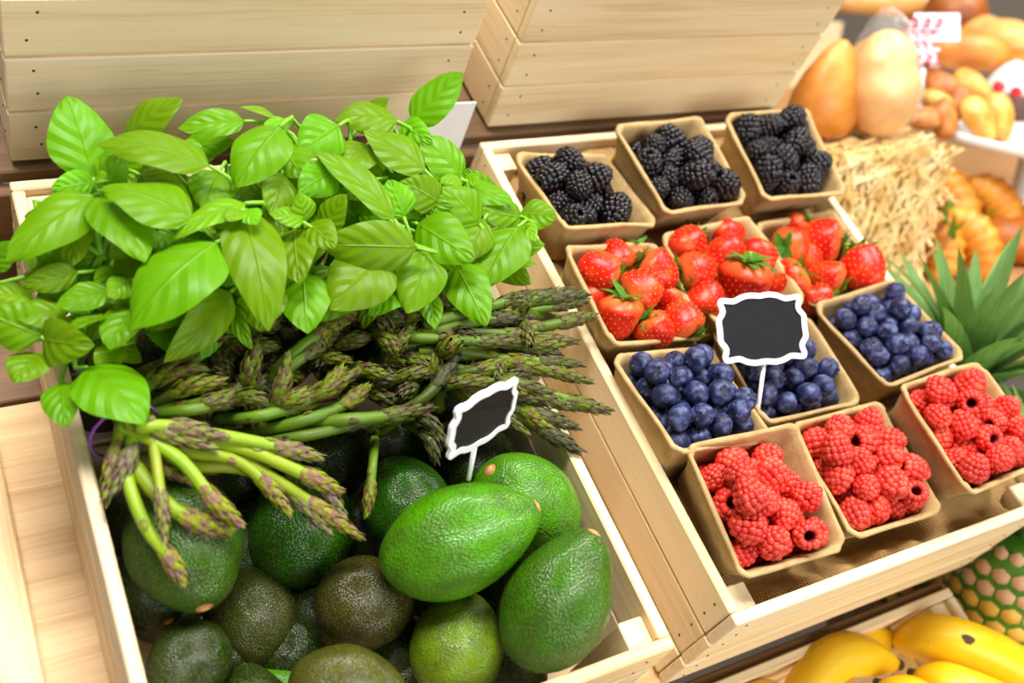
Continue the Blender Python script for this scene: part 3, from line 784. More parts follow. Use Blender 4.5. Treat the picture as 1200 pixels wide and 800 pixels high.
# ---------------------------------------------------------------- asparagus
def spear(pts, r, label, group, seed, dim=True):
    rr = random.Random(seed); n = 13; P = bez(pts, n); L = sum((P[i + 1] - P[i]).length for i in range(n - 1)); org = P[0]
    P = [p - org for p in P]; tl = min(.7, (.040 if dim else .030) / max(L, .01))
    rad = []
    for i in range(n):
        t = i / (n - 1); k = max(0, (t - (1 - tl)) / tl); rad.append(r * (1.02 - .16 * t) * (1 + .22 * math.sin(math.pi * min(1, k * 1.25)) - .74 * k ** 2.0))
    vs, fs = tube(P, rad, 7)
    uv = [(i // 7 / 12, i % 7 / 7) for i in range(len(vs))]
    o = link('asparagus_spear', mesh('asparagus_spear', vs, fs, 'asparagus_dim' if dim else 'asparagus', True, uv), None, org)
    tag(o, label, 'asparagus', group)
    fr = frames(bez(P, 60)); V, F = [], []
    def bract(s, an, ln, wd, lift):
        i = min(59, max(0, int(s * 59))); p, t, a, b = fr[i]; k = max(0, (s - (1 - tl)) / tl); R = r * (1.02 - .16 * s) * (1 + .22 * math.sin(math.pi * min(1, k * 1.25)) - .74 * k ** 2.0)
        rd = a * math.cos(an) + b * math.sin(an); tg = t.cross(rd)
        o_ = len(V)
        for (f, w_, h) in ((0, .6, .98), (.3, 1.0, 1.05), (.65, .7, 1.05)):
            for sgn in (-1, 0, 1):
                V.append(p + t * (ln * f) + tg * (sgn * wd * w_ * .5) + rd * (R * (h + (.14 if sgn == 0 else -.08)) + lift * f * r))
        V.append(p + t * ln + rd * (R * .86 + lift * r * .9))
        for q in (0, 3):
            for s2 in (0, 1): F.append((o_ + q + s2, o_ + q + s2 + 1, o_ + q + s2 + 4, o_ + q + s2 + 3))
        F.append((o_ + 6, o_ + 7, o_ + 9)); F.append((o_ + 7, o_ + 8, o_ + 9))
    an = rr.uniform(0, 6)
    # scattered scales on the stem
    s_ = rr.uniform(.04, .12)
    while s_ < 1 - tl:
        bract(s_, an, r * rr.uniform(1.5, 2.2), r * 1.3, .02); an += 2.4 + rr.uniform(-.3, .3); s_ += rr.uniform(.012, .022) / L
    m = 34
    for k in range(m):                  # packed scales of the tip
        s_ = 1 - tl + tl * (k / m) * .97; kk = k / m
        bract(s_, an, r * (2.6 - .9 * kk), r * (1.45 - .75 * kk), .30); an += 2.4
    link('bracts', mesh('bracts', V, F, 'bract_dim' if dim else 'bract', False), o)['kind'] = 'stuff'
    return o
def leftof(p): return p
SP = []
LG = ('green asparagus spear drooping from the banded bundle over the big avocado', 'asparagus drooping over the big avocado')
MG = ('asparagus spear pointing over the avocados in the tangled middle of the heap', 'asparagus in the middle of the heap')
MG2 = ('dim asparagus spear with its tip tucked under the basil leaves', 'asparagus under the basil leaves')
MG3 = ('asparagus spear lying behind and beside the tilted chalkboard sign', 'asparagus beside the tilted sign')
RG = ('asparagus spear reaching over the crate side towards the berry crate', 'asparagus reaching over the crate side')
def pxl(pts, g, r=.0046):
    if g is MG:
        x, y, n = pts[0]; pts = [(x, y, n - .026)] + pts[1:]; tx, ty = pts[-1][:2]
        g = MG2 if ty < 405 and tx < 470 else MG3 if tx > 470 else MG
    r *= .93
    SP.append(([on(x, y, n) for x, y, n in pts], r, g))
pxl([(146, 478, .030), (140, 520, .026), (124, 584, .016)], LG, .0054)
pxl([(158, 486, .032), (152, 530, .030), (134, 575, .022)], LG, .0048)
pxl([(150, 520, .022), (148, 556, .024), (170, 616, .020), (196, 650, .016), (213, 680, .008)], LG, .0047)
pxl([(146, 510, .016), (157, 545, .022), (205, 598, .022), (270, 622, .014)], LG, .0058)
pxl([(176, 490, .034), (181, 528, .036), (188, 579, .034), (193, 632, .026)], LG, .0038)
pxl([(140, 500, .030), (165, 510, .034), (213, 540, .036), (247, 582, .032), (280, 613, .024)], LG, .0050)
pxl([(150, 530, .016), (175, 540, .018), (224, 566, .014)], LG, .0040)
pxl([(170, 515, .024), (222, 530, .030), (270, 537, .030), (307, 562, .026), (338, 599, .016)], LG, .0046)
pxl([(180, 528, .014), (226, 546, .020), (280, 548, .020), (336, 572, .016), (388, 626, .004)], LG, .0046)
pxl([(200, 520, .024), (262, 530, .026), (330, 566, .020), (424, 630, .002)], LG, .0048)
pxl([(190, 500, .036), (245, 508, .038), (310, 520, .036), (376, 536, .026)], LG, .0050)
pxl([(200, 512, .028), (281, 524, .032), (340, 548, .028), (396, 574, .018)], LG, .0052)
pxl([(330, 540, .018), (372, 562, .018), (405, 608, .006)], LG, .0044)
pxl([(150, 496, .036), (185, 504, .040), (248, 524, .038)], LG, .0052)
pxl([(160, 500, .042), (205, 500, .044), (262, 512, .040)], LG, .0050)
pxl([(440, 500, .010), (438, 531, .012), (434, 573, .010), (430, 602, .004)], MG, .0036)
pxl([(270, 512, .030), (350, 494, .034), (400, 476, .034), (432, 452, .030)], MG, .0048)
pxl([(280, 520, .026), (350, 512, .030), (412, 498, .030), (470, 480, .028)], MG, .0044)
pxl([(330, 500, .036), (402, 492, .038), (450, 488, .036), (507, 477, .032)], MG, .0050)
pxl([(455, 480, .026), (495, 487, .028), (524, 522, .020)], MG, .0044)
pxl([(470, 490, .018), (501, 512, .020), (511, 540, .012)], MG, .0044)
pxl([(290, 500, .034), (356, 469, .040), (420, 434, .036)], MG, .0054)
pxl([(300, 460, .040), (356, 404, .048), (420, 363, .044)], MG, .0050)
pxl([(290, 470, .038), (350, 422, .044), (397, 388, .040)], MG, .0046)
pxl([(430, 500, .030), (498, 466, .036), (539, 410, .036)], MG, .0050)
pxl([(480, 450, .032), (554, 435, .036), (596, 425, .034)], MG, .0048)
pxl([(420, 460, .032), (473, 441, .036), (511, 436, .034)], MG, .0046)
pxl([(470, 462, .034), (532, 450, .038), (575, 446, .036)], MG, .0048)
pxl([(440, 440, .034), (464, 407, .042), (484, 383, .044)], MG, .0046)
pxl([(285, 480, .036), (292, 440, .044), (301, 405, .046)], MG, .0052)
pxl([(300, 500, .034), (325, 465, .042), (338, 416, .046)], MG, .0050)
pxl([(240, 480, .036), (285, 465, .040), (313, 472, .038)], MG, .0046)
pxl([(260, 490, .034), (330, 472, .040), (368, 458, .040)], MG, .0048)
pxl([(300, 480, .038), (372, 462, .044), (402, 431, .044)], MG, .0050)
pxl([(170, 480, .034), (215, 455, .040), (262, 446, .040)], MG, .0050)
pxl([(150, 470, .034), (190, 440, .040), (236, 432, .040)], MG, .0054)
pxl([(160, 478, .030), (230, 474, .036), (286, 462, .036)], MG, .0050)
pxl([(176, 486, .036), (214, 482, .038), (262, 470, .036), (300, 440, .038)], MG, .0048)
pxl([(250, 490, .034), (300, 488, .036), (345, 478, .034), (380, 480, .030)], MG, .0046)
for tx, ty, n in ((686, 344, .034), (668, 338, .038), (631, 342, .044), (698, 369, .028), (676, 400, .030), (656, 413, .030), (682, 427, .026), (693, 447, .022), (715, 482, .014),
                  (674, 500, .010), (680, 529, .004), (647, 460, .024), (671, 478, .016), (659, 498, .012), (623, 371, .040), (620, 510, .010), (652, 508, .010), (662, 404, .034),
                  (690, 352, .030), (640, 432, .028), (664, 440, .024), (630, 470, .022), (640, 395, .038), (610, 400, .042)):
    sx = 470 + random.uniform(-40, 30); sy = 400 + (ty - 400) * .22 + random.uniform(-14, 14)
    mx, my = sx + (tx - sx) * .55, sy + (ty - sy) * .50 + random.uniform(-8, 4)
    pxl([(sx, sy, n + .004), (mx, my, n + .007), (tx, ty, n)], RG, random.uniform(.0042, .0054))
for k in range(104):                    # the dim tangle behind: short tips looking out of the bundle in all directions
    tx, ty = random.uniform(215, 620), random.uniform(345, 492)
    if ty > 492 - abs(tx - 380) * .12: ty -= 26
    a = random.gauss(.2, 1.2); ln = random.uniform(30, 85); n = .020 + .00020 * (490 - ty) + random.uniform(-.008, .010)
    if tx < 260: n -= .006
    sx, sy = tx - ln * math.cos(a), ty - ln * math.sin(a) * .7
    pxl([(sx, sy, n - random.uniform(.02, .05)), ((sx + tx) / 2, (sy + ty) / 2 - 4, n - .008), (tx, ty, n)], MG, random.uniform(.0044, .0058))
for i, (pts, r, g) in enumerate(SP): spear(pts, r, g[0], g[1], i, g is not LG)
# rubber band round the drooping bundle
c = on(146, 505, .020); vs, fs = [], []
fr = [Wd((.0215 * math.cos(a), .004 * math.cos(a) + .006 * math.sin(a), .0185 * math.sin(a))) for a in np.linspace(0, 2 * math.pi, 21)]
vs, fs = tube(fr, [.0011] * 21, 6, False)
tag(link('rubber_band', mesh('rubber_band', vs, fs, 'purple_rubber'), None, c), 'purple rubber band round the drooping asparagus bundle', 'rubber band')

# ---------------------------------------------------------------- basil
def cnp(x, y):
    f = np.interp(y, [90, 180, 270, 350, 430, 500], [.120, .118, .104, .078, .056, .046])
    return float(f * (1 - .42 * min(1.2, ((x - 300) / 340) ** 2)))
def prof_basil(t): return max(.03, math.sin(math.pi * t ** .74) ** .66 * (1 - .10 * t))
# base x,y, tip x,y, width px, dz (m further back), roll deg, droop, fold, young
LV = [
 (109,207,80,120,62,.000,10,.5,.15,0),(111,214,64,221,29,.004,-20,.4,.25,1),(110,228,17,300,52,.000,15,.6,.15,0),(91,244,86,306,40,.014,20,.5,.2,0),
 (118,228,166,300,54,.002,-15,.7,.2,0),(116,222,144,186,36,.012,0,.5,.2,1),(226,256,129,224,60,-.008,15,.9,.2,0),(245,194,124,170,50,-.004,25,.7,.25,0),
 (146,162,208,119,44,.014,-10,.6,.15,0),(286,142,215,150,30,.008,10,.5,.3,0),(328,143,284,127,16,.006,40,.9,.3,1),(328,148,281,214,54,-.004,10,.7,.15,0),
 (330,203,318,247,38,.010,-20,.6,.3,0),(258,200,240,242,46,.018,0,.6,.25,0),(283,247,312,376,56,-.010,-10,1.0,.22,0),(287,238,212,276,32,-.002,30,.8,.3,1),
 (253,284,161,377,80,-.012,15,.8,.18,0),(245,318,180,382,52,.010,5,.7,.2,0),(270,342,199,418,40,.000,-25,.8,.35,0),(312,333,306,384,46,.010,10,.7,.35,0),
 (355,320,360,385,50,.004,0,.6,.25,0),(272,344,293,404,22,.012,30,.8,.4,0),(102,430,164,492,66,-.004,-10,.8,.15,0),(72,448,76,496,38,.006,10,.7,.25,0),
 (50,396,106,404,44,.000,30,1.3,.35,0),(48,415,20,446,42,.006,10,.9,.3,0),(48,394,-14,368,46,-.002,-15,.7,.2,0),(77,362,25,373,36,.006,10,.6,.2,0),
 (91,319,30,334,27,.004,-25,.8,.3,0),(129,340,70,357,30,.004,10,.5,.25,0),(39,352,-12,343,26,.000,0,.6,.3,1),(-12,314,16,286,26,.004,0,.5,.2,0),
 (157,362,131,406,42,.004,20,.8,.35,0),(126,370,72,393,22,.002,30,.7,.4,0),(152,328,129,347,26,.002,0,.8,.2,1),(186,374,206,412,36,.016,0,.6,.3,0),
 (141,404,117,432,30,.012,10,.7,.3,0),(483,144,537,90,40,.000,-15,.3,.2,0),(498,199,432,157,44,-.004,15,.5,.2,0),(540,208,497,163,44,.002,10,.6,.2,0),
 (470,146,504,166,27,.006,20,.8,.25,1),(465,142,398,140,38,.006,20,.9,.2,0),(397,147,353,177,46,.008,-10,.7,.2,0),(335,140,310,150,14,.000,0,.6,.3,1),
 (462,257,376,182,38,-.006,25,.6,.35,0),(392,200,353,224,38,.006,-10,.6,.3,0),(473,254,456,214,35,-.008,0,.5,.2,1),(515,238,473,214,36,.000,-20,.8,.25,0),
 (489,262,550,302,50,-.006,15,.8,.2,0),(488,290,384,288,48,-.008,-20,.7,.2,0),(562,262,522,222,44,-.004,10,.6,.15,0),(567,257,546,303,36,.002,-15,.7,.25,0),
 (606,266,569,331,50,-.004,10,.5,.18,0),(609,250,649,255,34,.000,0,.5,.2,0),(612,255,564,249,28,.000,-15,.6,.25,0),(610,258,626,281,19,-.002,0,.7,.3,1),
 (542,210,560,215,18,-.002,0,.7,.3,1),(540,210,518,214,18,-.002,10,.7,.3,1),(357,260,350,228,29,-.004,10,.5,.35,1),(380,271,403,231,30,.000,-15,.5,.35,0),
 (360,263,390,289,34,-.004,0,.8,.3,0),(355,260,319,251,20,-.004,0,.8,.3,1),(345,268,351,327,44,.004,15,.8,.25,0),(452,303,392,358,62,.000,10,.8,.2,0),
 (503,293,479,361,49,-.004,-10,.7,.2,0),(532,308,567,376,43,-.002,10,.7,.2,0),(470,340,436,367,31,.006,15,.6,.3,0),(500,344,509,382,24,.010,0,.6,.4,0),
 (300,298,260,332,38,.012,0,.6,.3,0),(286,246,300,262,24,-.014,0,.8,.25,1),(283,246,268,258,22,-.014,10,.8,.25,1),(110,216,124,206,18,-.004,0,.8,.3,1),
 (412,330,372,372,46,.012,10,.8,.25,0),(420,300,458,330,44,.014,-10,.7,.25,0),(330,172,352,206,44,.014,0,.6,.3,0),(440,210,410,232,40,.014,10,.6,.3,0),
 (430,170,400,200,40,.018,0,.6,.25,0),(520,262,500,250,32,.010,0,.6,.3,0),(222,300,196,330,44,.020,0,.7,.3,0),(205,270,180,290,40,.022,0,.7,.3,0),
 (250,230,222,212,38,.020,10,.6,.3,0),(60,330,30,322,24,.014,0,.6,.3,0),(338,300,316,330,38,.016,0,.7,.3,0),(548,300,536,340,40,.016,0,.7,.3,0),
]
PB = [(.098, .455), (.185, .470), (.270, .475), (.350, .480)]
PLAB = ['lush green basil plant hanging over the outer crate side beside the side lath', 'lush green basil plant with broad leaves over the drooping asparagus',
        'lush green basil plant over the tangled middle of the asparagus', 'lush green basil plant leaning towards the blackberry punnets']
plants = []
for (u, b), lab in zip(PB, PLAB):
    e = empty('basil_plant', W(u, b, -.10)); tag(e, lab, 'basil', 'basil plants at the back of the crate'); plants.append(e)
stems = [[] for _ in PB]
def plant_of(p):
    return min(range(4), key=lambda i: abs(p.x - PB[i][0]))
def add_leaf(P0, P1, wid, roll, droop, fold, young, seed):
    i = plant_of(P0); e = plants[i]; D = P1 - P0; L = D.length
    toc = (CAM - (P0 + P1) / 2).normalized(); up = Vector((0, 0, 1))
    Nn = (toc * .75 + up * .45 + Vector((random.uniform(-.15, .15), random.uniform(-.15, .15), 0))).normalized()
    Dn = D.normalized(); Nn = (Nn - Dn * Nn.dot(Dn)).normalized(); Nn = Quaternion(Dn, math.radians(roll)) @ Nn
    # rotate start so that the drooping blade still ends near the wanted tip
    st = droop * .5; D2 = Dn * math.cos(st) + Nn * math.sin(st); N2 = Nn * math.cos(st) - Dn * math.sin(st)
    Lr = L * (droop / 2) / math.sin(droop / 2)
    vs, fs, uv = leaf_grid((0, 0, 0), D2, N2, Lr, wid, prof_basil, droop, fold, .035, 12, 8, seed, random.uniform(-.25, .25), .35)
    o = link('leaf', mesh('leaf', vs, fs, 'young_leaf' if young else 'basil_leaf', True, uv), e, P0 - e.location)
    stems[i].append((P0, -D2)); return o
for k, (bx, by, tx, ty, wp, dz, roll, dr, fo, yg) in enumerate(LV):
    mx, my = (bx + tx) / 2, (by + ty) / 2; z = dep(mx, my, cnp(mx, my)) + dz
    hang = (ty - by) / 120.0
    ex = .09; tx, ty = tx + (tx - bx) * ex, ty + (ty - by) * ex
    P0 = at(bx, by, z + .010 + .006 * hang); P1 = at(tx, ty, z - .004 - .012 * hang + random.uniform(-.004, .004))
    add_leaf(P0, P1, wp * z / FPX * 1.34, roll, dr, fo, yg, k)
# inner leaves filling the bushes
cnt = 0
while cnt < 150:
    x, y = random.uniform(40, 590), random.uniform(120, 420)
    lim = np.interp(x, [40, 120, 250, 400, 520, 600], [330, 400, 385, 345, 335, 275]); top = np.interp(x, [40, 120, 250, 400, 520, 600], [235, 190, 150, 135, 160, 235])
    if not (top + 12 < y < lim): continue
    cnt += 1; a = random.gauss(1.6, 1.4); ln = random.uniform(48, 74); n = cnp(x, y); z = dep(x, y, n) + random.uniform(.016, .055)
    P0 = at(x, y, z + .008); P1 = at(x + ln * math.cos(a), y + ln * math.sin(a), z - .004)
    add_leaf(P0, P1, ln * .62 * z / FPX, random.uniform(-35, 35), random.uniform(.4, .9), random.uniform(.15, .35), 0, 500 + cnt)
for i, (u, b) in enumerate(PB):
    root = plants[i].location
    order = sorted(stems[i], key=lambda s: s[0].x)
    nst = 6; grp = [order[k::nst] for k in range(nst)]
    for g in grp:
        if not g: continue
        cen_ = sum((p for p, _ in g), Vector()) / len(g); top = cen_.copy()
        crown_ = W(u, b, -.085) + Vector((random.uniform(-.02, .02), random.uniform(-.015, .015), 0))
        top = cen_ * .55 + W(u, b, .05) * .45
        vs, fs = tube([q - root for q in bez([crown_, (crown_ + top) / 2 + Vector((0, .006, .01)), top], 9)], np.linspace(.0034, .0024, 9), 7)
        for p, bd in g:
            mid = p + bd * .016 + Wd((0, 0, -.004)); tube([q - root for q in bez([top, (top + mid) / 2 - Wd((0, 0, .004)), mid, p], 9)], np.linspace(.0021, .0013, 9), 6, True, vs, fs)
        link('stem', mesh('stem', vs, fs, 'basil_stem'), plants[i], (0, 0, 0))
    ps = revolve('root_pot', [(.026, 0), (.034, .05), (.036, .05), (.036, .056), (.032, .056), (.030, .046)], 'chocolate', 20)
    link('plug_pot', ps, plants[i], W(u, b, -.120) - root, TQ)

# ---------------------------------------------------------------- chalkboard signs
def plaque_outline(w_, h_, inset=0.0):
    pts = []
    # one quadrant bracket shape, mirrored
    q = [(0, .50), (.11, .515), (.21, .49), (.29, .445), (.42, .46), (.46, .38), (.44, .27), (.49, .16), (.49, 0)]
    full = [(x, y) for x, y in q] + [(x, -y) for x, y in reversed(q[:-1])]
    full += [(-x, y) for x, y in reversed(full[1:-1])]
    full = [(x * w_, y * h_) for x, y in full]; n = len(full); out = []
    sm = bez([Vector((*p, 0)) for p in full] + [Vector((*full[0], 0))], n * 3 + 1)[:-1]
    if not inset: return [(p.x, p.y) for p in sm]
    m = len(sm)
    for i in range(m):
        t = (sm[(i + 2) % m] - sm[i - 2]).normalized(); nr = Vector((t.y, -t.x, 0))
        if nr.dot(sm[i]) > 0: nr = -nr
        out.append((sm[i].x + nr.x * inset, sm[i].y + nr.y * inset))
    return out
def sign(center, X, Y, w_, h_, foot, label):
    """X right, Y up on the board"""
    X = X.normalized(); Y = (Y - X * Y.dot(X)).normalized(); Z = X.cross(Y)
    q = Matrix((X, Y, Z)).transposed().to_quaternion()
    e = empty('chalkboard_sign', center, q); tag(e, label, 'sign')
    o1, o2 = plaque_outline(w_, h_), plaque_outline(w_, h_, .0046); n = len(o1); vs, fs = [], []
    for (ring, z) in ((o1, -.0012), (o1, .0012), (o2, .0016), (o2, .0004)): vs += [(x, y, z) for x, y in ring]
    for r_ in range(3):
        for k in range(n):
            a, b = r_ * n + k, r_ * n + (k + 1) % n; fs.append((a, b, b + n, a + n))
    fs.append(tuple(reversed(range(n))))
    link('frame', mesh('frame', vs, fs, 'white_plastic', False), e)
    link('chalk_panel', mesh('chalk_panel', [(x, y, .0006) for x, y in o2] , [tuple(range(n))], 'chalk_face', False), e)
    f = q.inverted() @ (foot - center)
    vs, fs = tube([Vector((0, -h_ * .46, -.0022)), f], [.0019, .0017], 8)
    link('stake', mesh('stake', vs, fs, 'white_plastic'), e)
zs = dep(895, 488, .004)
cR = at(893, 385, zs + .004)
sign(cR, CX * 1 + CY * -.06 + VIEW * .12, -CY + VIEW * .12 + CX * -.02, 112 * zs / FPX, 84 * zs / FPX, at(896, 492, zs + .004) - Wd((0, 0, .016)), 'blank chalkboard sign with white frame stuck in the blueberries')
zl = dep(548, 556, .048) - .004
cL = at(566, 489, zl)
sign(cL, CX * 77 - CY * 36 + VIEW * 88, CX * 17 - CY * 70 - VIEW * 36, 122 * zl / FPX, 80 * zl / FPX, at(549, 562, zl + .02), 'blank tilted chalkboard sign with white frame between asparagus and avocados')

# ---------------------------------------------------------------- bananas
def banana(pts, r, seed, label, stalk_first=True):
    P = bez(pts, 18); org = P[0].copy(); P = [p - org for p in P]
    sec = [1 + .07 * math.cos(5 * 2 * math.pi * k / 15) for k in range(15)]
    rad = []
    for i in range(18):
        t = i / 17; rad.append(r * (min(1, .30 + 3.4 * t) if t < .2 else 1) * (1 if t < .72 else 1 - .74 * ((t - .72) / .28) ** 2))
    vs, fs = tube(P, rad, 15, True, section=sec)
    o = link('banana', mesh('banana', vs, fs, 'banana'), None, org); tag(o, label, 'banana', 'bananas in the lower crate')
    if 'bruise' in label:
        i = 10; ctr = P[i]; tc_ = (CAM - org - ctr).normalized(); k = max(range(15), key=lambda q: (Vector(vs[i * 15 + q]) - ctr).normalized().dot(tc_))
        A, B, C_, D_ = (Vector(vs[i * 15 + k]), Vector(vs[i * 15 + (k + 1) % 15]), Vector(vs[(i + 1) * 15 + (k + 1) % 15]), Vector(vs[(i + 1) * 15 + k]))
        pv = []
        for q in range(10):
            an = 2 * math.pi * q / 10; a1, a2 = .5 + .42 * math.cos(an) * (1 + .3 * math.sin(3 * an)), .5 + .48 * math.sin(an)
            p_ = A.lerp(B, a2).lerp(D_.lerp(C_, a2), a1); pv.append(p_ + (p_ - ctr).normalized() * .0007)
        link('bruise', mesh('bruise', pv, [tuple(range(10))], 'banana_tip', False), o)['label'] = 'brown bruise'
    d = (P[-1] - P[-2]).normalized(); vs, fs = tube([P[-1] - d * .002, P[-1] + d * .006], [r * .30, r * .24], 10); link('blossom_tip', mesh('blossom_tip', vs, fs, 'banana_tip'), o)
    d = (P[0] - P[1]).normalized(); vs, fs = tube([P[0] - d * .002, P[0] + d * .012, P[0] + d * .022], [r * .33, r * .26, r * .30], 10); link('stalk', mesh('stalk', vs, fs, 'banana_stalk'), o)
def bp(l): return [on(x, y, n) for x, y, n in l]
banana(bp([(905, 900, -.19), (950, 800, -.165), (990, 768, -.160), (1050, 778, -.172)]), .0200, 1, 'yellow banana arching beside the small curved one')
banana(bp([(930, 880, -.22), (975, 790, -.196), (1005, 754, -.188), (1053, 746, -.196)]), .0165, 2, 'yellow banana showing only its curved dark-tipped end')
banana(bp([(1262, 850, -.19), (1190, 786, -.150), (1112, 750, -.148), (1046, 752, -.186)]), .0220, 3, 'large bright yellow banana with a brown bruise along its ridge')
banana(bp([(1270, 900, -.165), (1190, 836, -.142), (1125, 806, -.144), (1072, 790, -.168)]), .0185, 4, 'yellow banana lying below the bruised one')
banana(bp([(1200, 930, -.15), (1120, 860, -.136), (1075, 822, -.140), (1032, 802, -.165)]), .0180, 5, 'yellow banana at the front of the bunch')
banana(bp([(840, 930, -.18), (865, 860, -.165), (890, 822, -.168), (925, 816, -.19)]), .0170, 6, 'yellow banana lying by the back slats alone')

# ---------------------------------------------------------------- bread table
TZ = Z0 + .062
tb = empty('bread_table', (1.56, 1.11, 0)); tag(tb, 'side table with a tan cloth under the straw bale, breads and cake stand', 'table')
link('table_top', boxmesh(1.25, 1.58, .03, 'table_cloth'), tb, (0, 0, TZ - .0155))
for sx in (-1, 1):
    for sy in (-1, 1): link('leg', boxmesh(TZ - .032, .05, .05, 'brown_board'), tb, (sx * .58, sy * .74, (TZ - .032) / 2 + .0005), Quaternion((0, 1, 0), math.pi / 2))
# pineapple standing on a low stool beside the berry crate
ev, ef = ICO2
def pineapple(base, H_, R_, crown_el, label):
    e = empty('pineapple', base); tag(e, label, 'pineapple')
    prof = [(R_ * (.62 + .38 * math.sin(math.pi * min(1, .12 + .80 * t)) ** .7) * (1 if t < .93 else .82), H_ * t) for t in np.linspace(0, 1, 14)]
    link('body', revolve('pineapple_body', prof, 'pineapple_skin', 28), e)
    rows, per = 13, 19
    vs = [(0, 0, .35), *[(math.cos(a) * .98, math.sin(a) * 1.0, 0) for a in np.arange(6) * math.pi / 3], *[(math.cos(a) * .55, math.sin(a) * .55, .26) for a in np.arange(6) * math.pi / 3]]
    fs = [(1 + k, 1 + (k + 1) % 6, 7 + (k + 1) % 6, 7 + k) for k in range(6)] + [(7 + k, 7 + (k + 1) % 6, 0) for k in range(6)]
    em = mesh('eye', vs, fs, 'pineapple_eye')
    for i in range(rows):
        t = (i + .5) / rows; rr = np.interp(t, np.linspace(0, 1, 14), [p[0] for p in prof])
        for k in range(per):
            a = 2 * math.pi * (k + .5 * (i % 2)) / per; d = Vector((math.cos(a), math.sin(a), .0))
            o = link('eye', em, e, d * (rr * .985) + Vector((0, 0, H_ * t)), quat_z(d, math.pi / 2), (H_ / rows * .56, rr * math.pi / per * 1.02, .011))
            o.color = (*(srgb(236, 190, 30) if t < .74 + random.uniform(-.08, .08) else srgb(226, 184, 150)), 1)
    lp = lambda t: max(.02, (1 - t) ** .75 * min(1, .55 + 3 * t))
    top = Vector((0, 0, H_ * .97))
    for k in range(44):
        f = k / 44; a = k * 2.4; el = crown_el + (1.48 - crown_el) * f + random.uniform(-.1, .1); ln = R_ * ((2.75 if crown_el < .8 else 2.2) - .8 * abs(f - .4)) * random.uniform(.85, 1.1)
        d = Vector((math.cos(a) * math.cos(el), math.sin(a) * math.cos(el), math.sin(el))); nn = Vector((-math.cos(a) * math.sin(el), -math.sin(a) * math.sin(el), math.cos(el)))
        v, f_, u = leaf_grid(top + Vector((math.cos(a) * .014, math.sin(a) * .014, f * .035)), d, nn, ln, .040, lp, random.uniform(.3, 1.0), .35, 0, 9, 4, k)
        link('crown_leaf', mesh('crown_leaf', v, f_, 'crown_leaf', True, u), e)
    return e
for (px_, py_, pz_, ph_, pr_, lab) in ((.912, .280, .655, .25, .062, 'green pineapple with its leafy crown standing against the table behind the yellow one'),
                                       (.884, .150, .590, .23, .064, 'ripe pineapple turning yellow at the base beside the banana crate')):
    pineapple(Vector((px_, py_, pz_)), ph_, pr_, .60 if ph_ > .24 else 1.05, lab)
    st = empty('stool', (px_, py_, 0)); tag(st, 'small square wooden stool under the ' + ('green pineapple' if ph_ > .24 else 'ripe yellowing pineapple'), 'stool')
    link('seat', boxmesh(.112, .112, .02, 'brown_board'), st, (0, 0, pz_ - .0105))
    for sx in (-1, 1):
        for sy in (-1, 1): link('leg', boxmesh(pz_ - .022, .02, .02, 'brown_board'), st, (sx * .04, sy * .04, (pz_ - .022) / 2 + .0005), Quaternion((0, 1, 0), math.pi / 2))

# ---------------------------------------------------------------- straw bale
zb = 1.33
bc = onz(1052, 338, TZ)
BX, BY, BZ = .185, .16, .180
yaw = -.10
be = empty('straw_bale', (bc.x - .070, bc.y + .080, TZ + .001), Quaternion((0, 0, 1), yaw)); tag(be, 'small golden straw bale standing beside the berry crate', 'straw bale')
link('core', boxmesh(BX * .94, BY * .94, BZ - .006, 'straw_core', .006), be, (0, 0, BZ / 2))
vs, fs = [], []
for k in range(1500):
    f = random.choice(('top', 'front', 'front', 'right', 'left'))
    a = random.gauss(0, .5) if f == 'top' else random.gauss(1.35, .7); ln = random.uniform(.025, .085); th = random.uniform(.0010, .0024)
    if f == 'top': c = Vector((random.uniform(-.5, .5) * BX, random.uniform(-.5, .5) * BY, BZ - .004)); d = Vector((math.cos(a), math.sin(a), random.gauss(0, .12))); nn = Vector((0, 0, 1))
    elif f == 'front': c = Vector((random.uniform(-.5, .5) * BX, -BY / 2, random.uniform(.02, .97) * BZ)); d = Vector((math.cos(a), random.gauss(0, .12), math.sin(a))); nn = Vector((0, -1, 0))
    else:
        sg = 1 if f == 'right' else -1; c = Vector((sg * BX / 2, random.uniform(-.5, .5) * BY, random.uniform(.02, .97) * BZ)); d = Vector((random.gauss(0, .12), math.cos(a), math.sin(a))); nn = Vector((sg, 0, 0))
    d = d.normalized() * ln / 2; c = c + nn * random.uniform(-.004, .005); c.z = max(.008 + abs(d.z), min(c.z, BZ + .004 - max(0, abs(d.z) - .002)))
    tube([c - d, c + nn * random.uniform(-.002, .002), c + d], [th, th, th], 4, True, vs, fs)
link('straw', mesh('straw', vs, fs, 'straw', False), be)['kind'] = 'stuff'
BT = TZ + .001 + BZ + .004              # top of the bale

# ---------------------------------------------------------------- breads
def blob(name, mat, c, dims, quat, label, cat, group=None, lobes=None, flat=.0):
    v, f = ICO3; v = v.copy()
    if lobes: v *= (1 + lobes[0] * np.cos(lobes[1] * np.arctan2(v[:, 1], v[:, 0])) * (1 - np.abs(v[:, 2])) + lobes[2] * np.sin(lobes[3] * v[:, 2]))[:, None]
    v[:, 2] = np.where(v[:, 2] < -flat, -flat, v[:, 2]) if flat else v[:, 2]
    o = link(name, mesh(name, v * np.array(dims), f, mat), None, c, quat); tag(o, label, cat, group); return o
def facing(xp, roll=0):                 # local x along an image direction, z up-ish
    X = (CX * math.cos(roll) + CY * math.sin(roll)).normalized(); Y = VIEW; Y = (Y - X * Y.dot(X)).normalized(); return Matrix((X, Y, X.cross(Y))).transposed().to_quaternion()
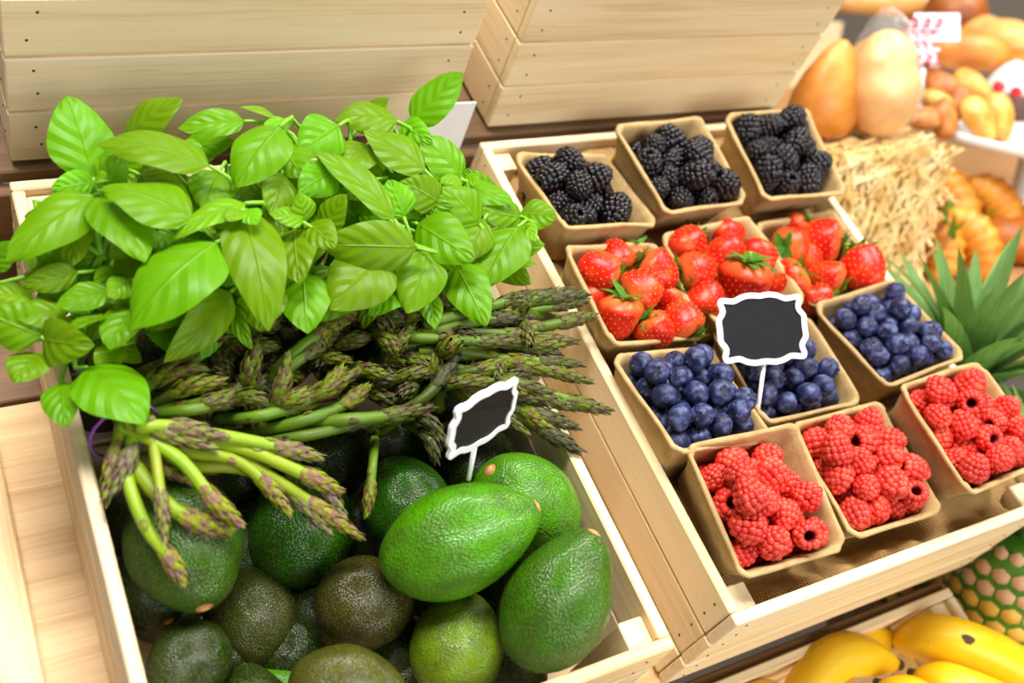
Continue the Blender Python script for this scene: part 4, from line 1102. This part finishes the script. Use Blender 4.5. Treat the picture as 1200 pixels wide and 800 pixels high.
# pointed loaf and swollen loaf standing on the bale
zl1 = 1.40
pc = onz(962, 160, BT) + Vector((.004, .012, 0))
prof = [(.030, 0), (.050, .006), (.058, .03), (.056, .06), (.046, .09), (.031, .118), (.018, .138), (.006, .148)]
pcz = Vector((pc.x, pc.y, BT))
o = link('pointed_loaf', revolve('pointed_loaf', prof, 'bread_orange', 28), None, pcz, Quaternion(VIEW, math.radians(6)), (.84, .60, .76)); tag(o, 'orange-brown pointed loaf standing on the straw bale', 'bread')
v, f = ICO4; v = v.copy()
a = np.arctan2(v[:, 1], v[:, 0]); z_ = v[:, 2]
k = 1 - .13 * np.exp(-((z_ - .32) / .16) ** 2) - .18 * np.clip(z_, 0, 1) ** 2 + .05 * np.sin(2.1 * a + 3 * z_)
v[:, 0] *= k * .050; v[:, 1] *= k * .044; v[:, 2] *= .064
bl = onz(1026, 160, BT) + Vector((0, .006, 0)); lq = Quaternion(VIEW, math.radians(-8))
o = link('braided_loaf', mesh('braided_loaf', v, f, 'bread_gold'), None, Vector((bl.x, bl.y, BT + .062)), lq); tag(o, 'swollen golden loaf wrapped in clear film standing on the straw bale', 'bread')
v2 = v.copy() * 1.06; n_ = v / np.linalg.norm(v, axis=1)[:, None]; v2 += n_ * (.0025 * np.sin(v @ np.array([310., 190, 260])))[:, None]
v2[:, 2] = np.where(v2[:, 2] > .045, v2[:, 2] + (v2[:, 2] - .045) * .9, v2[:, 2]); v2[:, 2] = np.maximum(v2[:, 2], -.0625)
link('clear_wrap', mesh('clear_wrap', v2, f, 'clear_film'), o)
# round loaf behind
rb = at(1040, 62, 1.52)
blob('round_loaf', 'bread_gold', Vector((rb.x, rb.y, BT + .03)), (.066, .055, .05), None, 'pale round loaf behind the film wrapped loaf', 'bread', flat=.6)
# gingham tied card
def cloth_bow(c, sz, label):
    vs, fs, uv = [], [], []; n = 10
    for j in range(n):
        for i in range(n):
            x, y = i / (n - 1) - .5, j / (n - 1) - .5
            vs.append(CX * (x * sz[0] * (.55 + .9 * abs(y))) + CY * (y * sz[1]) + VIEW * (.016 * math.sin(x * 19 + y * 9) * (.25 + abs(y) * 1.6)) + CX * (.006 * math.sin(y * 14))); uv.append((i / (n - 1), j / (n - 1)))
    for j in range(n - 1):
        for i in range(n - 1): fs.append((j * n + i, j * n + i + 1, (j + 1) * n + i + 1, (j + 1) * n + i))
    o = link('gingham_ribbon', mesh('gingham_ribbon', vs, fs, 'gingham', True, uv), None, c); md = o.modifiers.new('thick', 'SOLIDIFY'); md.thickness = .001
    tag(o, label, 'ribbon'); return o
cloth_bow(at(1080, 52, 1.36), (.050, .062), 'red and white gingham ribbon tied beside the golden loaf')
# white price card on a stake
ce = empty('price_card', at(1075, 135, 1.43)); tag(ce, 'white card on a white stake behind the gingham ribbon', 'card')
M3 = Matrix((CX, VIEW, -CY)).transposed().to_quaternion()
link('card', boxmesh(.062, .0015, .038, 'white_card', 0), ce, at(1098, 32, 1.43) - ce.location, M3)
vs, fs = tube([at(1066, 138, 1.43) - ce.location, at(1078, 95, 1.43) - ce.location, at(1086, 45, 1.433) - ce.location], [.010, .006, .004], 8)
link('stake', mesh('stake', vs, fs, 'white_plastic'), ce)

# ---------------------------------------------------------------- cake stand
pz = TZ + .160
pcn = onz(1221, 148, pz)
cs = empty('cake_stand', (pcn.x, pcn.y, TZ + .0005)); tag(cs, 'white round cake stand piled with cookies', 'cake stand')
PR = .200
link('plate', revolve('plate', [(.02, .144), (PR * .8, .146), (PR, .152), (PR + .004, .164), (PR, .167), (PR * .95, .162), (PR * .85, .154), (.01, .153)], 'ceramic', 56), cs)
link('pedestal', revolve('pedestal', [(.075, 0), (.075, .005), (.04, .016), (.018, .05), (.018, .105), (.035, .135), (.05, .1435)], 'ceramic', 32), cs)
PT = TZ + .0005 + .154
def shell_mesh(mat):
    v, f = ICO3; v = v.copy(); v[:, 2] = np.where(v[:, 2] < 0, v[:, 2] * .35, v[:, 2])
    v[:, 0] *= 1; wdt = .62 * (1 - .28 * v[:, 0]); v[:, 1] *= wdt; v[:, 2] *= .42 * (1 + .10 * np.abs(np.sin(7 * np.arctan2(v[:, 1], v[:, 0] + 1.4)))); return mesh('madeleine', v, f, mat)
MD = [shell_mesh('cookie'), shell_mesh('cookie_brown')]
CK = [(1142, 143, 0, 60, 1.0, 0), (1166, 140, 0, 78, .95, 0), (1102, 142, 1, -95, .8, .0), (1078, 143, 1, 170, .75, 0), (1104, 105, 1, 25, .9, .03), (1136, 104, 0, 35, .9, .03), (1118, 125, 1, 110, .8, .012), (1152, 122, 1, 50, .8, .01), (1090, 122, 0, 200, .8, .014)]
for i, (x, y, kx, rot, sc, hz) in enumerate(CK):
    p = onz(x, y + 14, PT + .010 + hz); a = math.radians(rot)
    X = (CX * math.cos(a) + CY * math.sin(a)).normalized(); Z = (-VIEW * .8 + Vector((0, 0, .5))).normalized(); Y = Z.cross(X).normalized(); Z = X.cross(Y)
    o = link('madeleine', MD[kx], None, p + Vector((0, 0, .02)), Matrix((X, Y, Z)).transposed().to_quaternion(), .036 * sc)
    tag(o, ('golden' if kx == 0 else 'browned') + ' shell-shaped cookie piled on the white cake stand', 'cookie', ('golden' if kx == 0 else 'browned') + ' cookies on the cake stand')
# cream-topped chocolate cake with berries
cp = onz(1186, 140, PT + .002); cp += Vector((.02, .03, 0))
ck = empty('cream_cake', cp); tag(ck, 'small chocolate cake with white cream and red berries on the cake stand', 'cake')
link('cake_base', revolve('cake_base', [(.040, 0), (.042, .03), (.036, .036)], 'chocolate', 24), ck)
link('cream', revolve('cream', [(.036, .036), (.034, .048), (.026, .062), (.014, .074), (.003, .080)], 'cream', 24), ck)
jm = mesh('berry', ICO2[0] * .009, ICO2[1], 'jam')
tc = (CAM - cp).normalized(); sdx = Vector((CX.x, CX.y, 0)).normalized()
for dx, dz in ((-.018, .046), (.010, .040)): link('berry', jm, ck, Vector((tc.x, tc.y, 0)).normalized() * .037 + sdx * dx + Vector((0, 0, dz)))
# things behind the stand, standing on the table on an upturned crate
rz = TZ + .150
rs = empty('bread_riser', (1.62, 1.66, TZ + .0005)); tag(rs, 'wooden riser box carrying the breads behind the cake stand', 'box')
link('box', boxmesh(.70, .30, .148, 'pine'), rs, (0, 0, .0745))
def stand(x, y, z, lift): p = at(x, y, z); return p
def loaf(name, mat, x, y, z, dims, roll, label, lobes=None, base=None):
    p = at(x, y, z); X = (CX * math.cos(roll) + CY * math.sin(roll)); X.z = 0; q = Matrix.Rotation(math.atan2(X.y, X.x), 4, 'Z').to_quaternion()
    if base is not None: p.z = base + dims[2] * .6
    return blob(name, mat, p, dims, q, label, 'bread', None, lobes, .6)
loaf('scored_loaf', 'bread_orange', 1128, 62, 1.66, (.075, .04, .038), .3, 'scored golden loaf lying behind the cookies', (.06, 6, 0, 1))
loaf('bread_roll', 'bread_brown', 1120, 16, 1.80, (.055, .05, .045), 0, 'dark brown crusty roll with a pale split behind the breads')
loaf('bread_bun', 'bread_gold', 1178, 48, 1.72, (.052, .045, .035), 0, 'peach coloured bun beside the scored loaf')
loaf('bread_bun', 'bread_gold', 1150, 40, 1.78, (.045, .04, .032), 0, 'small pale bun tucked behind the scored loaf')
loaf('bread_bun', 'bread_orange', 1066, 66, 1.70, (.050, .045, .040), 0, 'round orange bun behind the gingham ribbon')
loaf('baguette', 'bread_gold', 1040, 4, 1.86, (.12, .034, .032), .1, 'long pale baguette at the very back of the breads', (.03, 8, 0, 1))
loaf('bread_bun', 'bread_orange', 1195, 84, 1.66, (.045, .042, .036), 0, 'glazed bun behind the cream cake')
# breads on the table under the stand
def croissant(x, y, z, ln, roll, label, up=0):
    c = at(x, y, z); n = 22; pts = []
    X = CX * math.cos(roll) + CY * math.sin(roll); Y = VIEW.cross(X).normalized()
    for i in range(n):
        t = i / (n - 1) * 2 - 1; pts.append(X * (t * ln / 2) + Y * (.018 * t * t))
    rad = [max(.004, .026 * math.sqrt(max(.01, 1 - (i / (n - 1) * 2 - 1) ** 2)) * (1 + .10 * math.sin(i * 2.0))) for i in range(n)]
    vs, fs = tube(pts, rad, 16); o = link('croissant', mesh('croissant', vs, fs, 'croissant'), None, c); tag(o, label, 'croissant', 'croissants under the cake stand'); return o
croissant(1126, 245, 1.42, .125, 1.35, 'golden croissant leaning upright under the cake stand')
croissant(1170, 236, 1.44, .10, .9, 'golden croissant lying below the cake stand rim')
p = onz(1180, 300, TZ); blob('iced_bun', 'bread_orange', Vector((p.x, p.y, TZ + .032)), (.062, .055, .042), None, 'round glazed bun with a pale top on the table', 'bread', flat=.74)
p = onz(1186, 322, TZ); blob('flat_bun', 'bread_orange', Vector((p.x + .01, p.y - .09, TZ + .018)), (.05, .045, .024), None, 'flat glazed bun in front of the round one', 'bread', flat=.74)
croissant(1146, 282, 1.36, .10, 1.1, 'golden croissant resting on the round glazed bun')
croissant(1106, 290, 1.36, .09, 1.5, 'small upright croissant beside the herb sprig')
# herbs beside the bale
he = empty('herb_sprig', onz(1098, 318, TZ)); tag(he, 'green herb sprig between the straw bale and croissants', 'herb')
for k in range(14):
    a = random.uniform(0, 6.28); d = Vector((math.cos(a) * .35, math.sin(a) * .35, 1)).normalized()
    v, f, u = leaf_grid(Vector((random.uniform(-.012, .012), random.uniform(-.012, .012), .002)), d, Vector((math.cos(a), math.sin(a), -.35)) * -1, random.uniform(.06, .13), .014, prof_sepal, .5, .3, 0, 7, 3, k)
    link('leaf', mesh('leaf', v, f, 'calyx', True, u), he)
# white paper in the gap between the raised crates
def onb(x, y, b):
    d = RC @ np.array([(x - 600) / FPX, (y - 400) / FPX, 1.0]); return d * (b / d[1])
q0, q1 = onb(516, 206, .5925), onb(516, 122, .5925)
pu, n0, n1 = (q0[0] + q1[0]) / 2, HC + q0[2], HC + q1[2]
pw = empty('paper_sheet', W(pu, .5925, n0), TQ); tag(pw, 'white paper sheet hanging in the gap between the raised crates', 'paper')
link('sheet', boxmesh(.040, .002, n1 - n0, 'white_card', 0), pw, (.002, 0, (n1 - n0) / 2))
